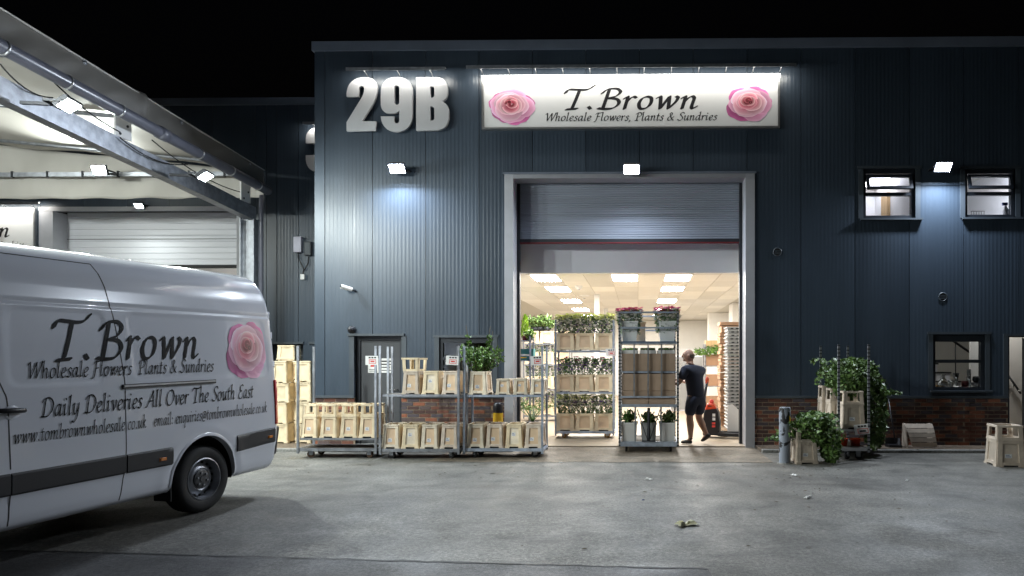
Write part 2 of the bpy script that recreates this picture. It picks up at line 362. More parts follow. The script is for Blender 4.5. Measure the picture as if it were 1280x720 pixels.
GL['E'] = (1.02, [[(1.0, 1.48), (.75, 1.64), (.4, 1.45), (.42, 1.05), (.7, .9)], [(.7, .9), (.3, .7), (.2, .3), (.45, 0), (.8, .05), (1.0, .27)]])
GL['&'] = (1.25, [[(1.1, .8), (.8, .25), (.45, 0), (.15, .2), (.3, .7), (.7, 1.1), (.75, 1.45), (.55, 1.6), (.4, 1.4), (.55, .9), (.85, .3), (1.2, .02)]])
GL['@'] = (1.35, [[(.85, .75), (.6, .9), (.4, .6), (.5, .3), (.75, .4), (.88, .8)], [(.88, .8), (.85, .35), (1.05, .3), (1.2, .7), (1.0, 1.15), (.6, 1.25), (.2, .95), (.1, .4), (.35, -.1), (.9, -.15)]])
def crom(pts, k=7):
    if len(pts) < 3: return [pts[0], pts[-1]]
    out = []; q = [pts[0]] + pts + [pts[-1]]
    for i in range(1, len(q) - 2):
        p0, p1, p2, p3 = q[i - 1:i + 3]
        for t in range(k):
            t /= k
            out.append(tuple(.5 * (2 * b + (c - a) * t + (2 * a - 5 * b + 4 * c - d) * t * t + (3 * b - a - 3 * c + d) * t ** 3) for a, b, c, d in zip(p0, p1, p2, p3)))
    return out + [pts[-1]]
def hull(p):
    p = sorted(set(p)); c = lambda o, a, b: (a[0] - o[0]) * (b[1] - o[1]) - (a[1] - o[1]) * (b[0] - o[0])
    def half(q):
        h = []
        for x in q:
            while len(h) > 1 and c(h[-2], h[-1], x) <= 0: h.pop()
            h.append(x)
        return h[:-1]
    return half(p) + half(p[::-1])
def lettering(mb, text, x0, x1, y0, unit, fn, nib=.23, slant=.20, k=7, track=.0):
    wid = sum(GL[c][0] + track for c in text); sx = (x1 - x0) / wid; x = 0; eps = 0
    ca, sa = math.cos(R(38)), math.sin(R(38)); a, b = nib / 2, nib * .16
    nb = [(a * ca - b * sa, a * sa + b * ca), (a * ca + b * sa, a * sa - b * ca), (-a * ca + b * sa, -a * sa - b * ca), (-a * ca - b * sa, -a * sa + b * ca)]
    for ch in text:
        adv, strokes = GL[ch]
        for st in strokes:
            pts = [(px + x + slant * py, py) for px, py in crom(st, k)]
            for p, q in zip(pts, pts[1:]):
                h = hull([(round(p[0] + n[0], 5), round(p[1] + n[1], 5)) for n in nb] + [(round(q[0] + n[0], 5), round(q[1] + n[1], 5)) for n in nb])
                eps = (eps + 1) % 9
                mb.poly([fn(x0 + hx * sx, y0 + hy * unit, .0015 + eps * .0002) for hx, hy in h])
        x += adv + track
def rose_print(mb, fn, clip=None, seed=3, tall=1.):
    rnd = random.Random(seed); lay = 0
    #  ring radius, petals, inner cut, rim colour, throat colour, centre shift
    rings = [(1.0, 5, .30, (.76, .30, .56), (.55, .12, .34)), (.94, 4, .42, (.90, .60, .76), (.74, .30, .50)), (.82, 3, .45, (.94, .72, .82), (.82, .42, .56)), (.66, 3, .50, (.95, .70, .78), (.78, .30, .42)),
             (.52, 2, .55, (.96, .76, .80), (.70, .20, .30)), (.40, 2, .55, (.90, .52, .60), (.60, .14, .22)), (.29, 2, .6, (.94, .68, .70), (.46, .08, .14)), (.19, 2, .7, (.82, .36, .42), (.30, .04, .07)), (.10, 1, .8, (.62, .18, .24), (.12, .02, .03))]
    for ri, (rad, n, inn, cr, ci) in enumerate(rings):
        off = rnd.random() * 6
        for k in range(n):
            th = off + 2 * math.pi * k / n + rnd.uniform(-.25, .25); wd = 2 * math.pi / n * rnd.uniform(.62, .85); lay += 1
            nn = 14; j = rnd.uniform(.86, 1.05); rows = 6; sx_ = (1 - rad)
            cx, cy = -.12 * sx_ + .14 * rnd.uniform(-1, 1) * sx_, .12 * sx_ + .12 * rnd.uniform(-1, 1) * sx_
            tone = rnd.uniform(.84, 1.08); ph = rnd.uniform(0, 6); sgn_ = rnd.choice((-1, 1))
            pr = []
            for a in range(rows + 1):
                t = a / rows; row = []
                for q in range(nn + 1):
                    f = q / nn * 2 - 1; ang = th + f * wd
                    ro = rad * j * (1 - .30 * abs(f) ** 2.6) * (1 + .03 * math.sin(5 * f + ph) + .018 * math.sin(13 * f + ph))
                    r = ro * (inn * .5 + (1 - inn * .5) * t)
                    if math.sin(ang) > .2: r *= 1 - .12 * rad * math.sin(ang)
                    e = min(1, t ** 1.9 * (1 - .35 * abs(f) ** 2))
                    c = tuple(max(0, min(1, (ci[m] * (1 - e) + cr[m] * e) * tone * (1 - .20 * f * sgn_))) for m in range(3))
                    if t > .97: c = tuple(min(1, m_ * 1.10 + .03) for m_ in c)
                    row.append(((cx + r * math.cos(ang) * 1.04, (cy + r * math.sin(ang) * .94) * tall), c))
                pr.append(row)
            for a in range(rows):
                for q in range(nn):
                    qd = [pr[a][q], pr[a][q + 1], pr[a + 1][q + 1], pr[a + 1][q]]
                    if clip: qd = [(clip(*p), c) for p, c in qd]
                    mb.poly([fn(p[0], p[1], .0015 + lay * .0003) for p, c in qd], [tuple(m_ ** 1.55 for m_ in c) for p, c in qd])

# ================================================================== THE SETTING: ground
ys = [70, 0, -5.5] + [-5.5 - k for k in range(1, 17)] + [-70]
g = MB(); g.grid(lambda u, v: (-80 + 160 * u, ys[round(v * (len(ys) - 1))], gz(ys[round(v * (len(ys) - 1))])), 16, len(ys) - 1)
tag(g.build('ground', 'yard'), kind='structure')
def sheet(name, outline, mname, dz, nx=1):
    mb = MB(); mb.poly([(x, y, gz(y) + dz) for x, y in outline]); return tag(mb.build(name, mname), kind='structure')
a, b_ = GG(60, 690), GG(885, 712)
mb = MB(); yy = [b_.y - .02, -8.5, -9.5, -10.5, -12, -16, -21]
edge = lambda x: (a.y + (b_.y - a.y) * (x - a.x) / (b_.x - a.x))
xs = [-14, a.x] + [a.x + (b_.x - a.x) * k / 8 for k in range(1, 9)]
mb.grid(lambda u, v: (lambda x, yv: (x, yv, gz(yv) + .004))(xs[round(u * (len(xs) - 1))], (edge(max(a.x, xs[round(u * (len(xs) - 1))])) + .012 * math.sin(7.3 * u * 9)) if v < .01 else yy[round(v * (len(yy) - 1))] - .35), len(xs) - 1, len(yy) - 1)
tag(mb.build('road_patch', 'patch'), kind='structure')
mb = MB(); pr = random.Random(4)                           # ragged tarred joint round the patch
pts = [(a.x - 1.2 + (b_.x - a.x + 1.2) * k / 60, 0) for k in range(61)]; row = []
for k, (x, _) in enumerate(pts):
    y = edge(max(a.x, x)) + pr.uniform(-.012, .012); w_ = pr.uniform(.006, .022); row.append(((x, y - w_, gz(y) + .0075), (x, y + w_, gz(y) + .0075)))
for k in range(9):
    y = b_.y - k * .16; x = b_.x + pr.uniform(-.015, .015); w_ = pr.uniform(.006, .02); row.append(((x - w_, y, gz(y) + .0075), (x + w_, y, gz(y) + .0075))) if k else None
for p, q in zip(row, row[1:]): mb.poly([p[0], q[0], q[1], p[1]])
tag(mb.build('tar_joint', mat('tar', (.02, .02, .02), .6)), kind='structure')
# apron, hall floor, pavements with kerb stones
mb = MB(); pr = random.Random(9); n = 26
mb.grid(lambda u, v: (-3.2 + 5.5 * u, (-1.93 + .035 * math.sin(u * 31) + .02 * math.sin(u * 77)) if v < .01 else (.0 if v > .99 else -1.0), .006), n, 2)
tag(mb.build('concrete_apron', 'apron'), kind='structure')
tag(MB().box(-5.0, 6.0, .0, 20, -.05, .028).build('hall_floor', 'concrete_floor'), kind='structure')
XL, XR = -2.33, 2.33
for nm, x0, x1 in (('pavement', XR, 13.0), ('pavement', -24, XL)):
    pv = MB().box(x0, x1, -.62, 0.0 if x0 > 0 else 3.0, -.05, .048).build(nm, 'paving'); tag(pv, kind='structure')
    x = x0; proto = None
    while x < x1 - .2:
        if -14 < x < 9:
            if not proto:
                proto = MB().box(.006, .909, 0, .125, -.05, .056).build('kerb_stone', 'kerb', pv, bevel=.012); o = proto
            else:
                o = proto.copy(); COL.objects.link(o); o.parent = pv
            o.location = (x, -.75, 0)
        x += .915
    if x0 > 0:                                              # block paving, too small to pick apart
        st = MB(); row = 0; y = -.615
        while y < -.11:
            xx = 2.36 + (.1 if row % 2 else 0)
            while xx < 8.6:
                st.box(xx, xx + .194, y, y + .094, .047, .0515 + random.random() * .003); xx += .2
            y += .1; row += 1
        tag(st.build('paving_blocks', 'paving', pv), kind='stuff')

# ================================================================== MAIN WAREHOUSE
def fx(px): return P(px, 300, 0).x
def fzz(px, py): return P(px, py, 0).z
wh = thing('warehouse', 'dark blue-grey clad trade unit with tall open roller door and brick base', 'building', (0, 0, 0))
TOPZ = fzz(640, 51.5); BRT = .965
def hole(p0, q0, p1, q1): return (fx(p0), fx(p1), fzz((p0 + p1) / 2, q1), fzz((p0 + p1) / 2, q0))
H_big = (fx(631) + .004, fx(943) - .004, 0., fzz(787, 218))
H_dl = (fx(443), fx(502), 0., fzz(470, 420))
H_wl = hole(549, 422, 616, 487)
H_u1 = hole(1079, 211, 1144, 273); H_u2 = hole(1206, 211, 1269, 272)
H_lo = hole(1166, 418, 1231, 488)
H_dr = (fx(1260), fx(1260) + .95, 0., fzz(1262, 420))
HOLES = [H_big, H_dl, H_wl, H_u1, H_u2, H_lo, H_dr]
CX0 = fx(393); J0 = fx(466)
joints = [CX0, CX0 + .2] + [J0 + k for k in range(0, 14)]
joints = sorted(joints); PER = .0714
def clad_panel(x0, x1, z0, z1, y0, holes, parent, flat=False, name='cladding_panel', m='clad', dep=.0011):
    mb = MB()
    for a, b, c, d in rects_minus(x0 + .006, x1 - .006, z0, z1, holes):
        if flat: xs = [(a, 0), (b, 0)]
        else:
            xs = [(a, 0)]; k = math.floor(a / PER)
            while True:
                for fr, dp in ((.10, 0), (.22, dep), (.62, dep), (.74, 0)):
                    x = (k + fr) * PER
                    if a + .001 < x < b - .001: xs.append((x, dp))
                k += 1
                if k * PER > b: break
            xs.append((b, 0))
        for (p, dp), (q, dq) in zip(xs, xs[1:]):
            mb.poly([(p, y0 + dp, c), (q, y0 + dq, c), (q, y0 + dq, d), (p, y0 + dp, d)])
        mb.poly([(a, y0, d), (b, y0, d), (b, y0 + .06, d), (a, y0 + .06, d)])
        mb.poly([(a, y0, c), (a, y0 + .06, c), (b, y0 + .06, c), (b, y0, c)])
        mb.poly([(a, y0, c), (a, y0, d), (a, y0 + .06, d), (a, y0 + .06, c)]); mb.poly([(b, y0, c), (b, y0 + .06, c), (b, y0 + .06, d), (b, y0, d)])
    if mb.v: return mb.build(name, m, parent)
for a, b in zip(joints, joints[1:]): clad_panel(a, b, BRT, TOPZ - .15, -.005, HOLES, wh, flat=(b - a < .5 and a < -5))
# dark sheathing behind the joints, parapet coping, drip flashing, gable return and roof
bk = MB()
for a, b, c, d in rects_minus(CX0 + .01, 13, .03, TOPZ - .1, HOLES): bk.box(a, b, .05, .16, c, d)
bk.build('inner_sheathing', 'black', wh)
MB().box(CX0 - .03, 13.1, -.055, .3, TOPZ - .17, TOPZ).build('parapet_coping', 'coping', wh)
fl = MB()
for a, b, c, d in rects_minus(CX0 - .01, 13, BRT - .045, BRT + .002, [H_big, H_dl, H_dr]): fl.box(a, b, -.035, .04, c, d)
fl.build('drip_flashing', 'trim', wh)
MB().box(CX0, CX0 + .12, .06, 22, .0, TOPZ - .12).build('gable_wall', 'clad', wh)
MB().box(CX0 + .02, 13, .17, 24, TOPZ - .55, TOPZ - .45).build('roof', 'trim', wh)
MB().box(12.9, 13, .06, 22, .0, TOPZ - .12).build('gable_wall', 'clad', wh)
# brick base: each brick its own piece
for a, b, c, d in rects_minus(CX0 + .01, 11, .0, BRT - .03, HOLES): MB().box(a, b, .008, .06, c, d).build('mortar_bed', 'mortar', wh)
bricks = []
nc = 12; ch = (BRT - .045 - .048) / nc
for r_ in range(nc):
    z0 = .048 + r_ * ch; off = .1125 if r_ % 2 else 0
    k = math.floor((CX0) / .225) - 1
    while k * .225 + off < 9.2:
        x0, x1 = k * .225 + off, k * .225 + off + .2115
        for a, b, c, d in rects_minus(max(x0, CX0 + .012), min(x1, 9.2), z0, z0 + ch - .0135, HOLES) if x1 > CX0 + .03 else []:
            if b - a > .03: bricks.append((a, b, c, d))
        k += 1
def vis(b):
    x = (b[0] + b[1]) / 2
    return (0 if 2.3 < x < 7.2 else (1 if -4.4 < x < -2.3 else 2), -x if x < 0 else x)
bricks.sort(key=vis); bcache = {}; rj = MB()
for i, (a, b, c, d) in enumerate(bricks):
    pr_ = random.uniform(-.003, .002)
    if i < 300:
        key = (round(b - a, 3), round(d - c, 4))
        if key not in bcache:
            o = MB().box(0, b - a, 0, .05, 0, d - c).build('brick', 'brick', wh, bevel=.0); bcache[key] = o.data
        else:
            o = bpy.data.objects.new('brick', bcache[key]); COL.objects.link(o); o.parent = wh
        o.location = (a, -.002 + pr_, c)
    else: rj.box(a, b, -.002 + pr_, .04, c, d)
tag(rj.build('brickwork', 'brick_j', wh), kind='stuff')

# ---- the big door: jamb, head, roller curtain, lintel
dz = H_big[3]; jl, jr = fx(642), fx(931.5)
MB().box(H_big[0] - .004, jl - .0, -.045, .34, .0, dz + .0).build('door_jamb', 'jamb', wh)
MB().box(jr, H_big[1] + .004, -.045, .34, .0, dz).build('door_jamb', 'jamb', wh)
MB().box(jl, jr, -.043, .34, dz - .075, dz - .002).build('door_head', 'jamb', wh)
MB().box(H_big[0] - .03, H_big[1] + .03, -.06, .0, dz, dz + .035).build('door_head_flashing', 'coping', wh)
zb = P(787, 299, .42).z
sc = MB(); z = zb; 
while z < dz:
    z2 = z + .043
    for (q0, d0), (q1, d1) in (((0, 0), (.006, -.014)), ((.006, -.014), (.03, -.017)), ((.03, -.017), (.037, 0)), ((.037, 0), (.043, 0))):
        sc.poly([(jl - .02, .42 + d0, z + q0), (jr + .02, .42 + d0, z + q0), (jr + .02, .42 + d1, z + q1), (jl - .02, .42 + d1, z + q1)])
    z = z2
cur = sc.build('roller_shutter_curtain', 'shutter', wh); tag(cur, 'grey horizontal-slat roller shutter rolled half way up')
MB().box(jl - .02, jr + .02, .385, .45, zb - .06, zb + .002).build('shutter_bottom_bar', 'darkmetal', cur)
MB().box(jl - .01, jr + .01, .378, .44, zb - .088, zb - .062).build('rubber_seal', 'red', cur)
for k in range(2): MB().box((jl - .0, jr - .055)[k], (jl + .055, jr)[k], .35, .47, .03, dz - .08).build('shutter_guide_rail', 'darkmetal', wh)
zl = P(787, 341, .75).z
MB().box(-4.6, 4.6, .75, .86, zl, 5.0).build('lintel', 'lintel', wh)
# ---- hall interior
CZ = 3.5
def interior(name, box, m='white_wall'): return MB().box(*box).build(name, m, wh)
interior('interior_wall', (-4.1, -3.95, .86, 9.0, .03, CZ)); interior('interior_wall', (-5.75, -3.95, 9.0, 9.12, .03, CZ)); interior('interior_wall', (3.75, 3.9, .86, 20, .03, CZ)); interior('interior_wall', (-5.75, 4, 19.2, 19.4, .03, CZ))
interior('interior_wall', (-5.79, -5.76, 9, 20, .03, CZ))
interior('interior_wall', (-3.95, jl - .06, .17, .75, .03, 4.9)); interior('interior_wall', (jr + .06, 3.75, .17, .75, .03, 4.9))
interior('wall_pier', (3.2, 3.75, 9.5, 10.4, .03, CZ)); interior('wall_pier', (2.9, 3.75, 14, 14.6, .03, CZ))
interior('wall_cladding', (-5.7, 3.7, 19.1, 19.2, .03, 2.2), 'pw')
for px, py in ((746, 368), (757, 385.5)):
    d = F * (CZ - 1.6) / (PPY - py); p = P(px, py, CAM.y + d); MB().box(p.x - .07, p.x + .07, p.y, p.y + .14, .03, CZ).build('steel_column', 'pw', wh)
MB().box(-5.75, 3.75, .86, 19.3, CZ + .03, CZ + .12).build('upper_floor_slab', 'white_wall', wh)
cl = MB().box(-5.75, 3.75, .86, 19.3, CZ + .012, CZ + .028).build('ceiling', 'grid', wh)
tx0 = P(661.1, 342.3, 2.28).x; ty0 = 2.3
lights = {(0, 0), (0, 2), (0, 5), (0, 8), (0, 11), (5, 0), (3, 0), (5, 2), (5, 5), (5, 8)}
ctr = P(773, 343, 2.28).x; rgt = P(847, 342, 2.28).x
light_x = {0: tx0, 1: ctr, 2: rgt}; lightpos = [(tx0, k) for k in (0, 2, 5, 8, 11)] + [(ctr, 0)] + [(rgt, k) for k in (0, 2, 5, 8, 11)]
lp = set((round((x - tx0) / .6), k) for x, k in lightpos)
tproto = MB().box(.006, .594, .006, 1.194, .0, .012).build('ceiling_tile', 'tile', cl); first = True
for i in range(-6, 9):
    for k in range(-1, 13):
        x = tx0 + i * .6
        if (i, k) in lp or x < -3.95 or x > 3.4: continue
        if first: o = tproto; first = False
        else: o = tproto.copy(); COL.objects.link(o); o.parent = cl
        o.location = (x, ty0 + k * 1.2, CZ)
rest = MB()
for k in range(7, 13):
    for i in range(-9, -6): rest.box(tx0 + i * .6 + .006, tx0 + i * .6 + .594, ty0 + k * 1.2 + .006, ty0 + k * 1.2 + 1.194, CZ, CZ + .012)
rest.build('ceiling_tiling', 'tile', cl)['kind'] = 'stuff'
lt = None
for i, k in sorted(lp):
    loc = (tx0 + i * .6, ty0 + k * 1.2, CZ)
    if not lt:
        lt = thing('ceiling_light', 'flat white square-edged LED panel glowing in the hall ceiling', 'ceiling light', loc, group='LED panels in the hall ceiling')
        MB().box(.0, .6, .0, 1.2, .004, .018).build('frame', 'pw', lt); MB().poly([(.025, .025, .0), (.025, 1.175, .0), (.575, 1.175, .0), (.575, .025, .0)]).build('diffuser', 'panel_glow', lt)
    else: clone(lt, loc)
for px, py in ((723.5, 357), (730.5, 369)):
    d = F * (CZ - 1.6) / (PPY - py); p = P(px, py, CAM.y + d)
    t = thing('smoke_detector', 'white %s fixed to the hall ceiling tiles' % ('boxy detector' if px < 725 else 'flat round detector'), 'detector', (p.x, p.y, CZ))
    MB().lathe([(.001, -.09), (.07, -.085), (.09, -.03), (.1, 0)] if px < 725 else [(.001, -.03), (.13, -.025), (.15, 0)], 14).build('casing', 'pw', t, True); MB().lathe([(.03, -.1), (.035, -.085), (.001, -.085)], 8).build('sensor', 'steel', t)

# ---- windows and doors of the facade
def window(h, sashes, label=None, y=.03, fw=.06, sill=True, deep=.09):
    x0, x1, z0, z1 = h
    mb = MB(); mb.box(x0, x1, y, y + deep, z0, z0 + fw).box(x0, x1, y, y + deep, z1 - fw * 1.4, z1); mb.box(x0, x0 + fw, y + .001, y + deep, z0 + fw, z1 - fw * 1.4).box(x1 - fw, x1, y + .001, y + deep, z0 + fw, z1 - fw * 1.4)
    wv = mb.build('window', 'frame', wh)
    if label: wv['label'] = label
    a = z0 + fw
    for kind, b in sashes:
        bz = z0 + (z1 - z0) * b; 
        if kind == 'fixed':
            MB().box(x0 + fw, x1 - fw, y + .04, y + .046, a, bz - .02).build('pane', 'glass', wv)
            MB().box(x0 + fw, x1 - fw, y - .002, y + deep - .01, bz - .03, bz + .03).build('transom', 'frame', wv)
        else:
            ht = bz - a - .035; sm = Matrix.Translation((0, y - .005, bz)) @ Matrix.Rotation(R(-kind), 4, 'X')
            s = MB(); e = .05
            s.box(x0 + fw, x1 - fw, -.03, .02, -ht, -ht + e, sm).box(x0 + fw, x1 - fw, -.03, .02, -e, 0, sm).box(x0 + fw, x0 + fw + e, -.029, .019, -ht + e, -e, sm).box(x1 - fw - e, x1 - fw, -.029, .019, -ht + e, -e, sm)
            sh = s.build('opening_sash', 'frame', wv); MB().box(x0 + fw + e, x1 - fw - e, -.008, -.002, -ht + e, -e, sm).build('pane', 'glass', sh)
        a = bz + .03
    if sill: MB().box(x0 - .06, x1 + .12, -.06, y, z0 - .035, z0 - .002).build('sill', 'trim', wv)
    MB().box(x0 - .11, x1 + .11, -.028, -.008, z1 + .002, z1 + .05).build('head_flashing', 'trim', wv)
    MB().box(x0 - .09, x0, -.016, .03, z0 - .0, z1).build('side_flashing', 'trim', wv); MB().box(x1, x1 + .09, -.016, .03, z0, z1).build('side_flashing', 'trim', wv)
    return wv
window(H_u1, [('fixed', .50), (14, .88)], 'upper window with its top sash tilted open, light panel visible inside'); window(H_u2, [('fixed', .50), (14, .88)], 'upper window with its top sash tilted open, bare white room inside')
window(H_lo, [('fixed', .52), ('fixed', .90)], 'ground floor window with glass vases on its sill')
window(H_wl, [('fixed', .60), ('fixed', .93)], 'dark blue unlit ground floor window')
MB().box(H_lo[0] - .02, H_lo[1] + .02, -.012, .02, BRT, H_lo[2] - .036).build('spandrel_panel', 'frame', wh)
# left personnel door
x0, x1, z0, z1 = H_dl
d_ = MB(); d_.box(x0, x0 + .07, .1, .2, .05, z1).box(x1 - .07, x1, .1, .2, .05, z1).box(x0 + .07, x1 - .07, .1, .2, z1 - .08, z1)
dr = d_.build('door', 'frame', wh); dr['label'] = 'dark grey personnel door with paper notices'
MB().box(x0 + .075, x1 - .075, .13, .17, .05, z1 - .085).build('door_leaf', mat('grey_door', (.06, .065, .075), .5), dr)
hd = MB(); p = P(496, 487, .08); hd.tube([(p.x, .13, p.z), (p.x, .08, p.z), (p.x - .13, .08, p.z)], .011); hd.build('handle', 'alu', dr, True)
MB().box(x0 - .02, x1 + .02, .0, .25, .02, .05).build('threshold', 'kerb', dr)
MB().box(fx(435), fx(506), -.05, -.006, z1 + .002, z1 + .045).build('head_flashing', 'trim', dr)
MB().box(x0 - .09, x0 - .002, -.016, -.006, BRT, z1).build('side_flashing', 'trim', dr); MB().box(x1 + .002, x1 + .09, -.016, -.006, BRT, z1).build('side_flashing', 'trim', dr)
def notice(name, label, p0, p1, Y, marks, parent=None):
    a, b = P(*p0, Y), P(*p1, Y)
    t = parent or thing(name, label, 'notice', ((a.x + b.x) / 2, Y, b.z))
    w_, h_ = (b.x - a.x), (a.z - b.z)
    MB().box(-w_ / 2, w_ / 2, 0, .003, 0, h_).build('sheet', 'paper', t)
    for u0, v0, u1, v1, m in marks: MB().box(-w_ / 2 + u0 * w_, -w_ / 2 + u1 * w_, -.0015, .0, v0 * h_, v1 * h_).build('print', m, t)
rp_ = [(.1, .2, .9, .24, 'ink'), (.1, .32, .8, .36, 'ink'), (.1, .44, .9, .48, 'ink'), (.15, .7, .85, .8, 'card_red')]
notice('notice', 'white paper notice with red emblem on the dark door', (460, 448), (473, 466), .125, [(.25, .42, .75, .85, 'card_red'), (.1, .1, .9, .14, 'ink'), (.1, .22, .8, .26, 'ink')])
notice('notice', 'white paper notice with black lines of text on the dark door', (474.5, 448), (491, 466), .125, [(.1, .75, .9, .85, 'ink'), (.1, .55, .9, .63, 'ink'), (.1, .35, .8, .42, 'ink'), (.1, .15, .9, .2, 'ink')])
# unlit office behind left window / door
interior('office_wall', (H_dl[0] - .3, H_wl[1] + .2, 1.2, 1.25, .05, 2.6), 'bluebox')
# stair room behind lower right window and right doorway
interior('stair_room_wall', (4.3, 4.4, .17, 4.3, .05, 3.4)); interior('stair_room_wall', (4.4, 10, 4.2, 4.3, .05, 3.4)); interior('stair_room_wall', (9.9, 10, .17, 4.2, .05, 3.4)); interior('stair_room_ceiling', (4.4, 9.9, .17, 4.2, 3.4, 3.5)); interior('stair_room_floor', (4.3, 10, .0, 4.2, .0, .05), 'concrete_floor')
wx = fx(1262) + .28
stt = MB(); 
for k in range(14): stt.box(8.4 - .32 - k * .27, 8.4 - k * .27, 1.9, 3.2, .05 + k * .19, .05 + (k + 1) * .19 - .03)
stt.build('staircase', 'lintel', wh); 
for k in range(14): MB().box(8.06 - k * .27, 8.42 - k * .27, 1.88, 3.22, .05 + (k + 1) * .19 - .03, .05 + (k + 1) * .19).build('stair_tread', 'darkmetal', wh)
hr = MB(); hr.tube([(8.3, 1.8, 1.0), (4.9, 1.8, 3.35)], .025); 
for k in range(7): hr.tube([(8.2 - k * .45, 1.8, .15 + k * .31), (8.2 - k * .45, 1.8, 1.06 + k * .31)], .012)
hr.build('stair_rail', 'darkmetal', wh, True)
x0, x1, z0, z1 = H_dr
d_ = MB(); d_.box(x0, x0 + .02, -.01, .2, .05, z1).box(x1 - .05, x1, .0, .2, .05, z1).box(x0 + .02, x1 - .05, .0, .2, z1 - .02, z1)
dr = d_.build('door', 'frame', wh); dr['label'] = 'open side doorway with white stair wall and handrail inside'
lx = P(1277.5, 480, .22).x; MB().box(0, .05, 0, .82, .06, z1 - .03, Matrix.Translation((lx, .22, 0)) @ Matrix.Rotation(R(-31), 4, 'Z')).build('door_leaf', mat('grey_door_leaf', (.10, .10, .11), .5), dr)
hd = MB(); p = P(1275, 484, .33); hd.tube([(lx + .02, .26, 1.05), (lx - .03, .27, 1.05), (lx + .03, .38, 1.05)], .012); hd.build('handle', 'alu', dr, True)
wallY = 1.0
MB().box(x0 - .1, x0 + 1.2, 1.25, 1.3, .05, 3.3).build('inner_wall', 'pw', dr)
q0, q1 = P(1261, 470, 1.2), P(1276, 492, 1.2)
hd = MB(); hd.tube([q0, q1], .022); hd.tube([(q0 + q1) / 2, (q0 + q1) / 2 + Vector((0, .06, -.03))], .012); hd.build('handrail', 'darkmetal', dr, True)
MB().box(x0 - .09, x0 - .002, -.016, -.006, BRT, z1).build('side_flashing', 'trim', dr); MB().box(x0 - .09, x1 + .09, -.018, -.006, z1 + .002, z1 + .04).build('head_flashing', 'trim', dr)
# upper rooms
for (x0, x1) in ((4.0, 5.85), (5.95, 7.9)):
    interior('upper_room_wall', (x0, x1, 3.6, 3.7, 3.85, 5.7), 'pw'); interior('upper_room_wall', (x0, x0 + .08, .17, 3.6, 3.85, 5.7), 'pw'); interior('upper_room_wall', (x1 - .08, x1, .17, 3.6, 3.85, 5.7), 'pw')
    interior('upper_room_ceiling', (x0, x1, .17, 3.6, 5.7, 5.8), 'tile'); interior('upper_room_floor', (x0, x1, .17, 3.6, 3.75, 3.85), 'pw')
interior('timber_partition', (P(1109, 250, 2.6).x, P(1126, 250, 2.6).x, 2.6, 3.0, 3.85, P(1115, 240, 2.6).z), 'lightwood'); interior('office_cabinet', (P(1127, 250, 2.4).x, P(1134, 250, 2.4).x, 2.4, 3.4, 3.85, 5.3), 'darkmetal')
a = P(1089, 232, 2.5)
t = thing('ceiling_light', 'glowing ceiling panel seen through the left upper window', 'ceiling light', (P(1098, 229, 2.9).x, 2.75, 5.695)); MB().box(-.3, .3, -.6, .6, -.02, 0).build('frame', 'pw', t); MB().poly([(-.28, -.58, -.021), (-.28, .58, -.021), (.28, .58, -.021), (.28, -.58, -.021)]).build('diffuser', mat('cool_led_panel', (.95, .93, 1), .5, emit=9), t)
t = thing('ceiling_light', 'ceiling panel lighting the bare upper room', 'ceiling light', (6.9, .9, 5.695)); MB().box(-.3, .3, -.5, .5, -.02, 0).build('frame', 'pw', t); MB().poly([(-.28, -.48, -.021), (-.28, .48, -.021), (.28, .48, -.021), (.28, -.48, -.021)]).build('diffuser', mat('cool_led_panel_dim', (.92, .92, 1), .5, emit=24), t)
t = thing('ceiling_light', 'round bulkhead light in the stair room ceiling', 'ceiling light', (7.6, .75, 3.4)); MB().lathe([(.16, 0), (.16, -.05), (.15, -.06)], 18).build('rim', 'pw', t, True); MB().lathe([(.15, -.055), (.08, -.09), (.001, -.095)], 18).build('diffuser', mat('bulkhead_glow', (1, .95, .85), .5, emit=130), t, True)
t = thing('ceiling_light', 'round bulkhead light above the stairs', 'ceiling light', (5.8, 1.0, 3.4)); MB().lathe([(.16, 0), (.16, -.05), (.15, -.06)], 18).build('rim', 'pw', t, True); MB().lathe([(.15, -.055), (.08, -.09), (.001, -.095)], 18).build('diffuser', mat('bulkhead_glow_dim', (1, .95, .85), .5, emit=110), t, True)
t = thing('spray_bottle', 'blue-capped spray bottle on the sill of the bare upper room', 'bottle', tuple(P(1257, 270, .25)))
MB().lathe([(.001, 0), (.05, .0), (.052, .12), (.02, .17), (.02, .2)], 12).build('body', 'pw', t, True); MB().box(-.06, .03, -.02, .02, .2, .25).build('trigger', 'bluebox', t)
t = thing('wire_tray', 'small wire tray on the sill of the bare upper room', 'tray', tuple(P(1222, 270, .3))); m_ = MB()
for k in range(6): m_.tube([(-.12 + k * .048, 0, 0), (-.12 + k * .048, 0, .09)], .004, 5)
m_.tube([(-.13, 0, .09), (.13, 0, .09)], .005, 5); m_.build('wires', 'darkmetal', t); MB().box(-.13, .13, -.05, .05, 0, .006).build('base', 'darkmetal', t)
